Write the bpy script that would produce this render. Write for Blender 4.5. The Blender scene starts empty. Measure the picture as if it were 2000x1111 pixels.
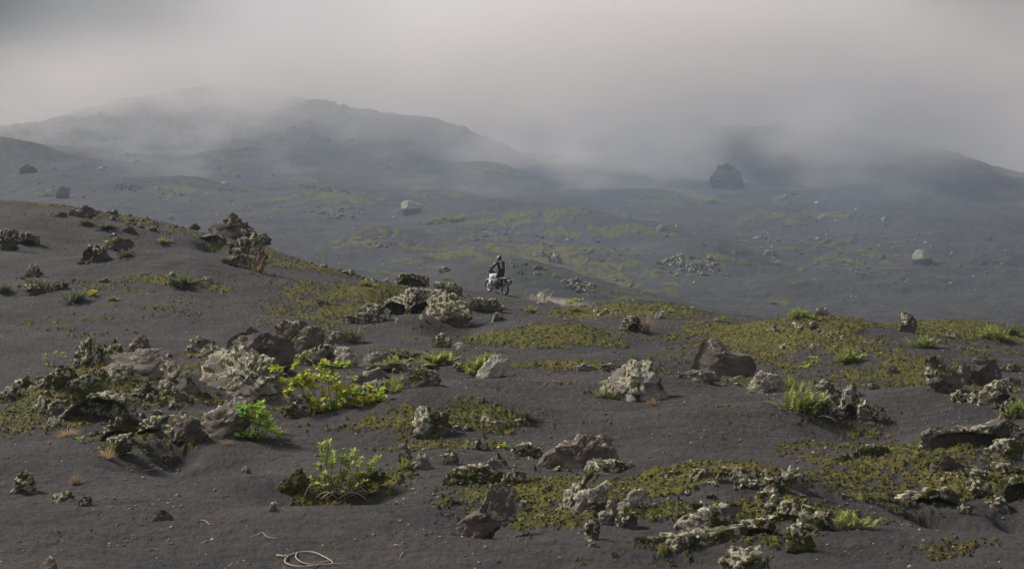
import bpy, bmesh, math, random
import numpy as np
from mathutils import Vector, Matrix

# ------------------------------------------------------------------ camera, sky, sun, exposure
F = 50.0 / 36.0 * 2000.0          # focal length in photo pixels
CZ, HY, CX = 5.2, 384.0, 1000.0   # camera height, eye-level row, centre column
scene = bpy.context.scene
COL = scene.collection
cam_d = bpy.data.cameras.new('camera')
cam = bpy.data.objects.new('camera', cam_d)
COL.objects.link(cam)
cam.location = (0, 0, CZ)
cam.rotation_euler = (math.radians(90), 0, 0)
cam_d.lens = 50; cam_d.sensor_width = 36; cam_d.sensor_fit = 'HORIZONTAL'
cam_d.shift_y = (HY - 555.5) / 2000.0
cam_d.clip_start = 0.5; cam_d.clip_end = 6000
cam_d.dof.use_dof = True; cam_d.dof.focus_distance = 62; cam_d.dof.aperture_fstop = 3.2
scene.camera = cam

SUN_EL, SUN_AZ = 42.0, -66.0      # azimuth from +Y (view direction), negative = left
world = bpy.data.worlds.new('World'); scene.world = world; world.use_nodes = True
wn, wl = world.node_tree.nodes, world.node_tree.links
wn.clear()
wout = wn.new('ShaderNodeOutputWorld')
sky = wn.new('ShaderNodeTexSky'); sky.sky_type = 'NISHITA'; sky.sun_disc = False
sky.sun_elevation = math.radians(SUN_EL); sky.sun_rotation = math.radians(SUN_AZ)
sky.air_density = 1.0; sky.dust_density = 6.0
bg1 = wn.new('ShaderNodeBackground'); bg1.inputs[1].default_value = 0.012
wl.new(sky.outputs[0], bg1.inputs[0])
# overcast cloud layer: bright behind the central fog, darkened outward to imitate lens vignetting
tc = wn.new('ShaderNodeTexCoord')
dirn = wn.new('ShaderNodeVectorMath'); dirn.operation = 'DOT_PRODUCT'
g = Vector((0.03, 1.0, 0.085)).normalized(); dirn.inputs[1].default_value = g
wl.new(tc.outputs['Generated'], dirn.inputs[0])
cn = wn.new('ShaderNodeTexNoise'); cn.inputs['Scale'].default_value = 2.6; cn.inputs['Detail'].default_value = 4
wl.new(tc.outputs['Generated'], cn.inputs['Vector'])
cmul = wn.new('ShaderNodeMath'); cmul.operation = 'MULTIPLY_ADD'; cmul.inputs[1].default_value = 0.03; cmul.inputs[2].default_value = -0.015
wl.new(cn.outputs[0], cmul.inputs[0])
cadd = wn.new('ShaderNodeMath'); cadd.operation = 'ADD'
wl.new(dirn.outputs['Value'], cadd.inputs[0]); wl.new(cmul.outputs[0], cadd.inputs[1])
cr = wn.new('ShaderNodeValToRGB'); e = cr.color_ramp; e.interpolation = 'EASE'
e.elements[0].position = 0.0; e.elements[0].color = (0.28, 0.29, 0.31, 1)
e.elements[1].position = 1.0; e.elements[1].color = (1.05, 0.96, 0.93, 1)
for p_, c_ in ((0.85, (0.20, 0.196, 0.192, 1)), (0.925, (0.03, 0.027, 0.025, 1)), (0.957, (0.20, 0.184, 0.174, 1)), (0.982, (0.70, 0.645, 0.62, 1))):
    el = e.elements.new(p_); el.color = c_
wl.new(cadd.outputs[0], cr.inputs[0])
bg2 = wn.new('ShaderNodeBackground'); bg2.inputs[1].default_value = 1.0
wl.new(cr.outputs[0], bg2.inputs[0])
addw = wn.new('ShaderNodeAddShader'); wl.new(bg1.outputs[0], addw.inputs[0]); wl.new(bg2.outputs[0], addw.inputs[1])
wl.new(addw.outputs[0], wout.inputs[0])

sun_d = bpy.data.lights.new('sun', 'SUN'); sun_d.energy = 4.9; sun_d.angle = math.radians(12)
sun_d.color = (1.0, 0.955, 0.89)
sun = bpy.data.objects.new('sun', sun_d); COL.objects.link(sun)
a_, e_ = math.radians(SUN_AZ), math.radians(SUN_EL)
SUNDIR = Vector((math.sin(a_) * math.cos(e_), math.cos(a_) * math.cos(e_), math.sin(e_)))
sun.rotation_euler = SUNDIR.to_track_quat('Z', 'Y').to_euler()
scene.view_settings.view_transform = 'Standard'; scene.view_settings.look = 'None'
scene.view_settings.exposure = 0.22; scene.view_settings.gamma = 1.0
scene.cycles.volume_bounces = 1
scene.cycles.volume_step_rate = 1.0
scene.cycles.volume_max_steps = 128
scene.cycles.max_bounces = 6; scene.cycles.diffuse_bounces = 2
scene.cycles.use_denoising = True

# ------------------------------------------------------------------ numpy noise
_rs = np.random.RandomState(7)
PERM = _rs.permutation(4096).astype(np.int64)
GR2 = _rs.randn(4096, 2); GR2 /= np.linalg.norm(GR2, axis=1)[:, None]
GR3 = _rs.randn(4096, 3); GR3 /= np.linalg.norm(GR3, axis=1)[:, None]
RND3 = _rs.rand(4096, 3)
def _h2(i, j): return PERM[(PERM[i & 4095] + j) & 4095]
def _h3(i, j, k): return PERM[(_h2(i, j) + k) & 4095]
def noise2(x, y):
    i = np.floor(x).astype(np.int64); j = np.floor(y).astype(np.int64)
    fx, fy = x - i, y - j
    u = fx * fx * fx * (fx * (fx * 6 - 15) + 10); v = fy * fy * fy * (fy * (fy * 6 - 15) + 10)
    def c(a, b):
        g_ = GR2[_h2(i + a, j + b)]
        return g_[..., 0] * (fx - a) + g_[..., 1] * (fy - b)
    n0 = c(0, 0) * (1 - u) + c(1, 0) * u; n1 = c(0, 1) * (1 - u) + c(1, 1) * u
    return (n0 * (1 - v) + n1 * v) * 1.5
def fbm2(x, y, o=4, gain=0.5):
    r = 0; a = 1.0; s = 1.0
    for k in range(o):
        r = r + a * noise2(x * s + 17.3 * k, y * s - 9.1 * k); a *= gain; s *= 2.03
    return r
def noise3(p):
    i = np.floor(p).astype(np.int64); f = p - i
    w = f * f * f * (f * (f * 6 - 15) + 10)
    r = 0
    for a in (0, 1):
        for b in (0, 1):
            for c in (0, 1):
                g_ = GR3[_h3(i[:, 0] + a, i[:, 1] + b, i[:, 2] + c)]
                d = (g_ * (f - np.array([a, b, c]))).sum(1)
                r = r + d * (w[:, 0] if a else 1 - w[:, 0]) * (w[:, 1] if b else 1 - w[:, 1]) * (w[:, 2] if c else 1 - w[:, 2])
    return r * 1.5
def fbm3(p, o=4, gain=0.5, ridged=False):
    r = 0; a = 1.0; s = 1.0
    for k in range(o):
        n = noise3(p * s + 11.7 * k)
        r = r + a * ((0.5 - np.abs(n)) if ridged else n); a *= gain; s *= 2.05
    return r
def worley3(p):
    """distance to the nearest feature point and that cell's random value"""
    i = np.floor(p).astype(np.int64); f = p - i
    best = np.full(len(p), 9.0); rid = np.zeros(len(p))
    for a in (-1, 0, 1):
        for b in (-1, 0, 1):
            for c in (-1, 0, 1):
                h = _h3(i[:, 0] + a, i[:, 1] + b, i[:, 2] + c)
                d = ((np.array([a, b, c]) + RND3[h] - f) ** 2).sum(1)
                m = d < best; best = np.where(m, d, best); rid = np.where(m, RND3[(h + 77) & 4095, 0], rid)
    return np.sqrt(best), rid
def sstep(a, b, x):
    t = np.clip((x - a) / (b - a), 0, 1); return t * t * (3 - 2 * t)

# ------------------------------------------------------------------ tagging helpers
def tag(o, label=None, cat=None, group=None, kind=None):
    if label: o['label'] = label
    if cat: o['category'] = cat
    if group: o['group'] = group
    if kind: o['kind'] = kind
    return o
def thing(name, label, cat, loc=(0, 0, 0), rotz=0.0, group=None):
    o = bpy.data.objects.new(name, None); COL.objects.link(o)
    o.location = loc; o.rotation_euler = (0, 0, rotz); o.empty_display_size = 0.1
    return tag(o, label, cat, group)
def mesh_np(name, V, Fc, mat=None, parent=None, smooth=True, attrs=None):
    """link one mesh object from numpy vertices and faces (triangles or quads)"""
    me = bpy.data.meshes.new(name)
    V = np.asarray(V, dtype=np.float32)
    if isinstance(Fc, np.ndarray) and Fc.ndim == 2:
        n, k = Fc.shape
        me.vertices.add(len(V)); me.vertices.foreach_set('co', V.ravel())
        me.loops.add(n * k); me.loops.foreach_set('vertex_index', Fc.astype(np.int32).ravel())
        me.polygons.add(n); me.polygons.foreach_set('loop_start', np.arange(0, n * k, k, dtype=np.int32))
        me.update(calc_edges=True)
    else:
        me.from_pydata([tuple(v) for v in V.tolist()], [], [list(map(int, f)) for f in Fc])
    if smooth: me.polygons.foreach_set('use_smooth', np.ones(len(me.polygons), dtype=bool))
    for k_, a in (attrs or {}).items():
        at = me.attributes.new(k_, 'FLOAT', 'POINT'); at.data.foreach_set('value', np.asarray(a, dtype=np.float32))
    me.validate(verbose=False)
    if mat: me.materials.append(mat)
    o = bpy.data.objects.new(name, me); COL.objects.link(o)
    if parent: o.parent = parent
    return o

# ------------------------------------------------------------------ materials
def mat_new(name):
    m = bpy.data.materials.new(name); m.use_nodes = True
    nt = m.node_tree; b = nt.nodes['Principled BSDF']
    return m, nt, b
def nnode(nt, t, **kw):
    n = nt.nodes.new(t)
    for k, v in kw.items(): setattr(n, k, v)
    return n
def n_noise(nt, vec, scale, detail=4, rough=0.5):
    n = nnode(nt, 'ShaderNodeTexNoise'); n.inputs['Scale'].default_value = scale
    n.inputs['Detail'].default_value = detail; n.inputs['Roughness'].default_value = rough
    nt.links.new(vec, n.inputs['Vector']); return n.outputs[0]
def n_math(nt, op, a, b=None, c=None, clamp=False):
    n = nnode(nt, 'ShaderNodeMath', operation=op); n.use_clamp = clamp
    for k, v in enumerate((a, b, c)):
        if v is None: continue
        if isinstance(v, (int, float)): n.inputs[k].default_value = v
        else: nt.links.new(v, n.inputs[k])
    return n.outputs[0]
def n_range(nt, v, a, b, lo=0.0, hi=1.0, smooth=True):
    n = nnode(nt, 'ShaderNodeMapRange'); n.interpolation_type = 'SMOOTHSTEP' if smooth else 'LINEAR'
    nt.links.new(v, n.inputs[0])
    for k, x in zip((1, 2, 3, 4), (a, b, lo, hi)): n.inputs[k].default_value = x
    return n.outputs[0]
def n_mix(nt, fac, a, b):
    n = nnode(nt, 'ShaderNodeMix', data_type='RGBA')
    if isinstance(fac, (int, float)): n.inputs[0].default_value = fac
    else: nt.links.new(fac, n.inputs[0])
    for k, v in ((6, a), (7, b)):
        if isinstance(v, tuple): n.inputs[k].default_value = (*v, 1) if len(v) == 3 else v
        else: nt.links.new(v, n.inputs[k])
    return n.outputs[2]
def n_ramp(nt, fac, stops):
    n = nnode(nt, 'ShaderNodeValToRGB'); r = n.color_ramp
    r.elements[0].position, r.elements[0].color = stops[0][0], (*stops[0][1], 1)
    r.elements[1].position, r.elements[1].color = stops[-1][0], (*stops[-1][1], 1)
    for p, c in stops[1:-1]:
        e = r.elements.new(p); e.color = (*c, 1)
    nt.links.new(fac, n.inputs[0]); return n.outputs[0]
def n_attr(nt, name):
    n = nnode(nt, 'ShaderNodeAttribute'); n.attribute_name = name; return n.outputs['Fac']
def n_bump(nt, b, h, strength, dist):
    n = nnode(nt, 'ShaderNodeBump'); n.inputs['Strength'].default_value = strength; n.inputs['Distance'].default_value = dist
    nt.links.new(h, n.inputs['Height']); nt.links.new(n.outputs[0], b.inputs['Normal'])
def n_geo(nt): return nnode(nt, 'ShaderNodeNewGeometry').outputs['Position']
def n_obj(nt): return nnode(nt, 'ShaderNodeTexCoord').outputs['Object']

def make_ground_mat():
    m, nt, b = mat_new('volcanic_ash')
    P = n_geo(nt)
    mpg = nnode(nt, 'ShaderNodeMapping'); mpg.inputs['Scale'].default_value = (.35, 2.6, 5.0); nt.links.new(P, mpg.inputs[0])
    n1 = n_noise(nt, P, 0.35, 5); n2 = n_noise(nt, P, 9.0, 6, 0.65); n3 = n_noise(nt, P, 55.0, 3, 0.7)
    ash = n_mix(nt, n_range(nt, n1, 0.3, 0.7), (0.037, 0.0345, 0.0335), (0.058, 0.053, 0.050))
    ash = n_mix(nt, n_range(nt, n2, 0.52, 0.75, 0, 0.7), ash, (0.026, 0.023, 0.023))
    ash = n_mix(nt, n_range(nt, n_noise(nt, P, 2.3, 5, 0.7), 0.5, 0.72, 0, 0.6), ash, (0.075, 0.066, 0.062))
    ash = n_mix(nt, n_range(nt, n3, 0.60, 0.70, 0, 0.7), ash, (0.16, 0.145, 0.125))
    ash = n_mix(nt, n_range(nt, n3, 0.42, 0.30, 0, 0.6), ash, (0.020, 0.018, 0.019))
    ash = n_mix(nt, n_range(nt, n_noise(nt, mpg.outputs[0], 1.6, 5, 0.65), 0.5, 0.68, 0, 0.55), ash, (0.078, 0.068, 0.064))
    ash = n_mix(nt, n_range(nt, n_noise(nt, mpg.outputs[0], 2.7, 4, 0.65), 0.54, 0.70, 0, 0.5), ash, (0.022, 0.019, 0.018))
    ash = n_mix(nt, n_math(nt, 'MULTIPLY', n_attr(nt, 'track'), n_range(nt, n2, .3, .6, .3, 1)), ash, (0.16, 0.142, 0.13))
    moss = n_attr(nt, 'moss')
    mn = n_noise(nt, P, 11.0, 6, 0.75)
    mcol = n_ramp(nt, mn, [(0.28, (0.022, 0.024, 0.007)), (0.43, (0.045, 0.047, 0.012)), (0.56, (0.128, 0.118, 0.020)), (0.75, (0.24, 0.21, 0.055))])
    gold = n_range(nt, n_noise(nt, P, 0.6, 3), 0.45, 0.7, 0, 0.45)
    mcol = n_mix(nt, gold, mcol, (0.125, 0.095, 0.022))
    mcol = n_mix(nt, n_range(nt, n_noise(nt, P, 1.7, 4, .65), 0.48, 0.68, 0, 0.75), mcol, (0.030, 0.034, 0.011))
    mf = n_range(nt, n_math(nt, 'MULTIPLY_ADD', n_noise(nt, P, 14.0, 5, 0.75), 1.9, n_math(nt, 'SUBTRACT', moss, 0.95)), 0.44, 0.58)
    col = n_mix(nt, mf, ash, mcol)
    nt.links.new(col, b.inputs['Base Color'])
    b.inputs['Roughness'].default_value = 0.92
    b.inputs['Specular IOR Level'].default_value = 0.25
    h = n_math(nt, 'MULTIPLY_ADD', n3, 0.4, n2)
    n_bump(nt, b, n_math(nt, 'MULTIPLY_ADD', mf, 0.5, h), 0.9, 0.09)
    return m

# ------------------------------------------------------------------ terrain
# each column: (screen column, profile of (distance, apparent row)) for near ground, crest, dip, valley, far hill
COLS = {
 -500: dict(n=[(50,640),(60,540),(72,450)], c=(88,375), h=[(200,400),(240,372),(290,335),(340,300),(400,270)], H=(470,255)),
 0:    dict(n=[(50,652),(60,558),(70,478)], c=(86,389), h=[(200,415),(240,385),(280,320),(315,263),(380,285)], H=(480,262)),
 200:  dict(n=[(50,654),(60,566),(70,492)], c=(85,413), h=[(170,455),(205,405),(245,365),(295,325),(370,290)], H=(520,215)),
 400:  dict(n=[(50,657),(60,574),(70,515)], c=(82,458), h=[(165,480),(200,430),(240,385),(290,345),(370,300)], H=(530,172)),
 550:  dict(n=[(50,662),(60,592),(70,544)], c=(80,500), h=[(160,490),(195,440),(240,392),(300,340),(370,285)], H=(525,186)),
 640:  dict(n=[(50,665),(60,602),(70,558)], c=(79,524), h=[(154,508),(189,452),(234,398),(294,345),(345,285)], H=(415,216)),
 700:  dict(n=[(50,667),(60,607),(70,568)], c=(78,540), h=[(150,520),(185,460),(230,402),(290,348),(345,290)], H=(400,219)),
 850:  dict(n=[(50,671),(60,621),(70,585)], c=(77,567), h=[(140,540),(175,470),(220,412),(280,360),(335,305)], H=(395,236)),
 960:  dict(n=[(50,673),(60,626),(69,592)], c=(77,573), h=[(140,548),(170,485),(215,425),(270,365),(330,325)], H=(395,280)),
 1060: dict(n=[(50,673),(60,629)], c=(75,583), h=[(138,555),(170,490),(215,430),(275,372),(345,338)], H=(430,318)),
 1160: dict(n=[(50,673),(60,632)], c=(68,607), h=[(136,575),(168,510),(210,445),(270,385),(345,345)], H=(430,318)),
 1300: dict(n=[(50,672),(58,636)], c=(66,613), h=[(134,590),(165,520),(205,455),(265,395),(345,342)], H=(440,280)),
 1430: dict(n=[(50,690),(56,655)], c=(62,630), h=[(132,606),(160,535),(200,465),(260,400),(340,348)], H=(450,250)),
 1600: dict(n=[(44,712),(51,660)], c=(60,624), h=[(130,606),(160,530),(200,455),(255,398),(330,352)], H=(450,270)),
 1800: dict(n=[(44,712),(51,660)], c=(58,627), h=[(130,605),(160,520),(200,445),(250,395),(320,350)], H=(440,288)),
 2000: dict(n=[(44,722),(50,684)], c=(57,646), h=[(130,615),(160,530),(200,465),(250,420),(320,385)], H=(420,352)),
 2500: dict(n=[(44,735),(50,700)], c=(55,680), h=[(130,630),(160,560),(200,500),(250,460),(320,430)], H=(420,410)),
}
def zy(D, y): return CZ - (y - HY) * D / F
NEAR = [(4,0.0),(9,0.0),(14,0.0),(20,0.0),(28,0.0),(36,0.0)]
US = np.arange(-700, 2721, 10.0)
def build_table():
    ks = sorted(COLS); rowsD, rowsZ = [], []
    for k in ks:
        c = COLS[k]; D, Z = [], []
        for d, z in NEAR: D.append(d); Z.append(z)
        n = c['n']
        if len(n) == 2: n = [n[0], ((n[0][0] + n[1][0]) / 2, (n[0][1] + n[1][1]) / 2 - 4), n[1]]
        for d, y in n: D.append(d); Z.append(zy(d, y))
        cd, cy = c['c']; cz = zy(cd, cy)
        D.append(cd); Z.append(cz)
        D.append(cd * 1.09); Z.append(cz - 0.95)
        D.append(cd * 1.28); Z.append(min(cz - 3.0, -2.6))
        for d, y in c['h']: D.append(d); Z.append(zy(d, y))
        Hd, Hy = c['H']; hz = zy(Hd, Hy)
        D.append(Hd); Z.append(hz); D.append(Hd * 1.12); Z.append(hz - 4)
        D.append(700); Z.append(hz - 14); D.append(1500); Z.append(hz - 20)
        rowsD.append(D); rowsZ.append(Z)
    RD, RZ = np.array(rowsD), np.array(rowsZ)
    ker = np.exp(-0.5 * (np.arange(-12, 13) * 10 / 42.0) ** 2); ker /= ker.sum()
    def sm(r):
        v = np.interp(US, ks, r); return np.convolve(np.pad(v, 12, mode='edge'), ker, mode='valid')
    D = np.array([sm(RD[:, j]) for j in range(RD.shape[1])]); Z = np.array([sm(RZ[:, j]) for j in range(RZ.shape[1])])
    LD = np.log(D)
    G = np.linspace(math.log(4.0), math.log(1499.0), 1400)
    T = np.zeros((len(US), len(G)))
    for i in range(len(US)):                       # monotone cubic along each column
        x, y = LD[:, i], Z[:, i]; h = np.diff(x); d = np.diff(y) / h; m = np.zeros(len(x))
        ok = d[:-1] * d[1:] > 0
        w1, w2 = 2 * h[1:] + h[:-1], h[1:] + 2 * h[:-1]
        with np.errstate(divide='ignore', invalid='ignore'):
            mm = (w1 + w2) / (w1 / d[:-1] + w2 / d[1:])
        m[1:-1] = np.where(ok, mm, 0)
        k = np.clip(np.searchsorted(x, G) - 1, 0, len(h) - 1); t = (G - x[k]) / h[k]
        T[i] = ((1 + 2 * t) * (1 - t) ** 2 * y[k] + t * (1 - t) ** 2 * h[k] * m[k] + t * t * (3 - 2 * t) * y[k + 1] + t * t * (t - 1) * h[k] * m[k + 1])
    return T, G
TAB, GLD = build_table()
def base_z(X, Y):
    X = np.asarray(X, float); Y = np.asarray(Y, float)
    u = CX + F * X / Y; l = np.log(np.maximum(Y, 4.01))
    a = np.clip((u - US[0]) / 10.0, 0, len(US) - 1.001); b = np.clip((l - GLD[0]) / (GLD[1] - GLD[0]), 0, len(GLD) - 1.001)
    i = a.astype(int); j = b.astype(int); fa = a - i; fb = b - j
    return (TAB[i, j] * (1 - fa) + TAB[i + 1, j] * fa) * (1 - fb) + (TAB[i, j + 1] * (1 - fa) + TAB[i + 1, j + 1] * fa) * fb
YS = np.exp(np.linspace(math.log(7), math.log(700), 5000))
def hit(px, py, zf=base_z, dmin=0):
    """first ground point met by looking along the photo's pixel, from distance dmin on"""
    Ys = YS[YS > dmin] if dmin else YS
    Xs = (px - CX) / F * Ys; z = zf(Xs, Ys)
    ya = HY + F * (CZ - z) / Ys
    k = np.argmax(ya <= py)
    if ya[k] > py: k = len(Ys) - 1
    return np.array([Xs[k], Ys[k], z[k]])

# mounds and hollows: px, py, half width px, half depth m, height m, lean (shear of depth with x)
BUMPS = [
 (865, 815, 165, 1.6, 0.42, 0), (1060, 655, 150, 3.0, 0.35, 0.3), (225, 800, 190, 2.3, 0.65, 0),
 (480, 760, 120, 2.0, 0.30, 0), (760, 590, 200, 3.5, 0.45, -0.2), (830, 640, 90, 1.5, 0.35, 0),
 (1120, 712, 190, 1.3, 0.16, 0), (1290, 945, 260, 1.6, 0.28, 0), (1480, 990, 150, 1.2, 0.22, 0),
 (1560, 655, 130, 3.0, 0.45, 0), (1900, 905, 200, 1.6, 0.30, 0), (1450, 815, 250, 2.0, 0.22, -0.2),
 (1230, 612, 110, 2.2, 0.25, 0), (340, 545, 170, 3.0, 0.40, 0.2), (1870, 790, 160, 2.0, 0.20, 0),
 (650, 955, 120, 0.9, -0.28, 0), (330, 900, 130, 1.0, -0.30, 0), (1345, 1092, 100, 0.4, -0.12, 0),
 (960, 1030, 80, 0.7, -0.14, 0), (880, 650, 60, 1.0, -0.3, 0), (1640, 830, 120, 1.0, -0.2, 0),
 (1160, 925, 120, 0.8, -0.14, 0), (800, 700, 160, 1.6, 0.15, 0), (1900, 760, 90, 1.2, -0.15, 0),
 (185, 822, 60, .5, -.30, 0), (345, 876, 45, .5, -.28, 0), (1815, 984, 50, .4, -.25, 0), (1892, 872, 72, .6, -.22, 0), (1988, 980, 40, .5, -.3, 0),
 (795, 604, 45, 1.0, -.35, 0), (415, 480, 28, 1.2, -.4, 0), (800, 554, 25, 1.0, -.3, 0), (1475, 1042, 38, .4, -.25, 0), (230, 858, 40, .4, -.2, 0),
 (1930, 1010, 110, 0.8, -0.2, 0), (560, 890, 200, 1.5, -0.1, 0),
]
FAR_BUMPS = [   # px, py of the crest middle, half width px, half depth m, height m, lean
 (640, 392, 115, 14, 1.6, 0.0), (360, 366, 75, 12, 1.2, 0), (590, 362, 70, 12, 1.2, 0), (960, 430, 130, 13, 2.2, 0.25),
 (1180, 462, 150, 13, 2.6, 0.25), (1370, 505, 100, 10, 1.9, 0.2), (745, 470, 110, 10, 1.3, 0.1),
 (965, 337, 80, 16, 1.6, 0), (860, 382, 80, 14, 1.1, 0), (240, 362, 50, 9, 1.0, 0), (470, 318, 110, 22, 2.6, 0),
 (800, 322, 60, 18, 1.8, 0), (1500, 425, 90, 14, 1.6, 0.3), (1610, 480, 120, 11, 1.1, 0.2), (1600, 410, 90, 14, 1.0, 0.2),
 (1690, 540, 110, 8, 0.7, 0.2), (1280, 385, 90, 18, 1.2, 0), (1130, 500, 80, 7, 0.8, 0.2),
]
RIDGE = [(700, 545, 128), (880, 512, 126), (1000, 503, 124), (1100, 523, 122), (1200, 553, 119), (1300, 582, 116), (1400, 612, 113)]
BC = []
for p in BUMPS:
    h0 = hit(p[0], p[1]); s = h0[1] / F
    BC.append((h0[0], h0[1], p[2] * s, p[3], p[4] * 1.9, p[5]))
for p in FAR_BUMPS:
    h0 = hit(p[0], p[1], dmin=105); s = h0[1] / F
    BC.append((h0[0], h0[1], p[2] * s, p[3] * .8, p[4] * 1.25, p[5]))
_ru = np.array([r[0] for r in RIDGE], float); _ry = np.array([r[1] for r in RIDGE], float); _rd = np.array([r[2] for r in RIDGE], float)
def ground_coarse(X, Y):
    X = np.asarray(X, float); Y = np.asarray(Y, float)
    z = base_z(X, Y)
    # the shoulder that runs down to the right behind the rider
    u = CX + F * X / Y
    rd = np.interp(u, _ru, _rd); rz = zy(rd, np.interp(u, _ru, _ry))
    w = sstep(620, 960, u) * (1 - sstep(1390, 1560, u))
    front = np.exp(-np.maximum(rd - Y, 0) ** 2 / (2 * 10.0 ** 2)) ; back = np.exp(-np.maximum(Y - rd, 0) ** 2 / (2 * 8.0 ** 2))
    k = w * front * back
    z = z + np.maximum(rz - z, 0) * k
    for (cx, cy, sx, sy, h, lean) in BC:
        dy = Y - cy; dx = X - cx
        m = (np.abs(dx) < 3.2 * sx) & (np.abs(dy - lean * 0 ) < 3.2 * sy + abs(lean) * 3 * sx)
        q = (dx / sx) ** 2 + ((dy + lean * dx) / sy) ** 2
        z = z + np.where(m, h * np.exp(-0.9 * q), 0)
    return z
def ground_mid(X, Y):
    z = ground_coarse(X, Y)
    far = sstep(95, 170, Y)
    vf = sstep(330, 430, Y)
    z = z + (1 - far) * (0.22 * noise2(X / 12 + 8, Y / 9.0 + 3) + 0.22 * noise2(X / 5.5, Y / 4.0) + 0.085 * noise2(X / 1.9 + 5, Y / 1.4))
    z = z + far * (0.7 * noise2(X / 21 + 3, Y / 15.0) + 0.38 * noise2(X / 7.0, Y / 5.0 + 9))
    z = z + vf * (1.3 * noise2(X / 34 + 3, Y / 30.0) + 0.9 * noise2(X / 11.0, Y / 10.0 + 9))
    return z
def at(px, py, dmin=0):
    p = hit(px, py, ground_mid, dmin)
    if dmin == 0 and p[1] > 96:                  # the line of sight just clears the near crest: stand on the crest
        Ys = YS[(YS > 40) & (YS < 93)]; Xs = (px - CX) / F * Ys; z = ground_mid(Xs, Ys); k = np.argmin(HY + F * (CZ - z) / Ys)
        p = np.array([Xs[k], Ys[k] - .3, z[k]])
    return p

# moss: px, py, half width px, half height px, strength
MOSS = [
 (860, 812, 185, 22, 1.0), (830, 850, 90, 25, .5), (900, 600, 130, 30, .45), (740, 588, 170, 24, 1.0), (650, 610, 120, 35, .8), (720, 650, 120, 15, .3),
 (1050, 655, 150, 22, 1.0), (1120, 640, 120, 8, 1.0), (1100, 716, 200, 6, 1.0), (780, 690, 120, 8, .5), (1240, 612, 140, 12, 1.1), (1100, 750, 160, 30, .3), (1330, 700, 120, 20, .45),
 (1430, 648, 90, 30, 1.0), (1560, 660, 150, 45, 1.0), (1700, 632, 170, 14, 1.2), (1880, 640, 160, 16, 1.1), (1800, 740, 130, 22, .9), (1950, 690, 120, 30, .5), (1480, 745, 150, 12, .7),
 (1760, 880, 190, 30, .8), (1630, 840, 120, 14, .7), (1450, 800, 180, 22, .35), (1880, 960, 240, 28, .9), (1700, 970, 110, 18, .7), (1850, 1075, 110, 20, .6),
 (1300, 945, 330, 26, 1.1), (1450, 1000, 220, 40, .9), (1040, 960, 170, 40, .8), (940, 1000, 160, 30, .55), (900, 870, 120, 8, .9), (1120, 1000, 140, 40, .6), (1390, 1055, 180, 20, .7),
 (100, 790, 120, 60, 1.0), (230, 740, 170, 50, .8), (330, 760, 110, 40, .7), (420, 700, 90, 30, .6), (560, 800, 60, 14, .8), (290, 850, 120, 30, .7), (740, 940, 60, 30, .8), (600, 960, 70, 25, .8),
 (60, 398, 180, 8, .8), (260, 430, 150, 12, .7), (120, 422, 90, 10, .45), (420, 470, 130, 12, .75), (340, 552, 170, 14, .7), (200, 562, 120, 12, .5), (60, 480, 60, 10, .4),
 (560, 512, 90, 14, .8), (660, 530, 110, 12, .8), (100, 630, 140, 10, .5), (330, 600, 140, 20, .4), (160, 650, 90, 12, .5), (1390, 660, 120, 16, .6), (1650, 700, 160, 24, .5),
]
FMOSS = [
 (640, 384, 120, 12, 1.0), (620, 405, 140, 20, .6), (360, 372, 60, 9, 1.0), (330, 385, 50, 9, .8), (600, 350, 70, 8, .8), (450, 312, 90, 8, .8), (440, 330, 80, 12, .6), (480, 370, 50, 6, .6),
 (960, 336, 80, 9, .9), (980, 355, 90, 18, .55), (860, 382, 70, 6, .8), (870, 320, 80, 12, .5), (740, 330, 90, 10, .5), (1000, 430, 160, 12, 1.0), (920, 450, 110, 26, .6), (1180, 455, 150, 12, 1.0), (1130, 480, 160, 26, .6), (1380, 505, 110, 16, .9), (1330, 530, 110, 20, .6),
 (750, 470, 100, 10, .9), (740, 490, 100, 16, .5), (950, 500, 160, 14, .8), (1060, 512, 90, 10, 1.0), (1180, 545, 110, 10, 1.0), (1260, 585, 90, 16, .8), (1000, 540, 110, 12, .5), (1160, 575, 60, 12, .5),
 (1320, 388, 90, 8, .6), (1270, 428, 50, 8, .6), (1510, 425, 80, 16, .8), (1610, 478, 130, 10, .7), (1660, 500, 120, 9, .7), (1690, 520, 110, 12, .6), (1620, 420, 80, 10, .6), (1700, 545, 120, 8, .4), (1450, 470, 100, 8, .5),
 (430, 418, 80, 7, .6), (730, 200, 120, 30, .25), (1500, 592, 40, 5, .8), (1590, 555, 50, 8, .5), (20, 440, 60, 10, .3), (40, 345, 50, 10, .5), (200, 440, 50, 6, .5), (1700, 300, 200, 30, .25),
]
MC = []
for lst, dm in ((MOSS, 0), (FMOSS, 96)):
    for (px, py, rx, ry, s) in lst:
        c = at(px, py, dm); a = at(px, py + ry, dm); b = at(px, py - ry * .8, dm)
        sy = max(abs(b[1] - a[1]) / 2, 0.5); sy = min(sy, 9 if dm == 0 else 30)
        MC.append((c[0], c[1], rx * c[1] / F, sy, s))
def moss_field(X, Y):
    m = np.zeros_like(X)
    for (cx, cy, sx, sy, s) in MC:
        q = ((X - cx) / sx) ** 2 + ((Y - cy) / sy) ** 2
        m = np.maximum(m, s * np.exp(-0.55 * q) * (1.0 if cy < 95 else .80))
    return m
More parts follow.
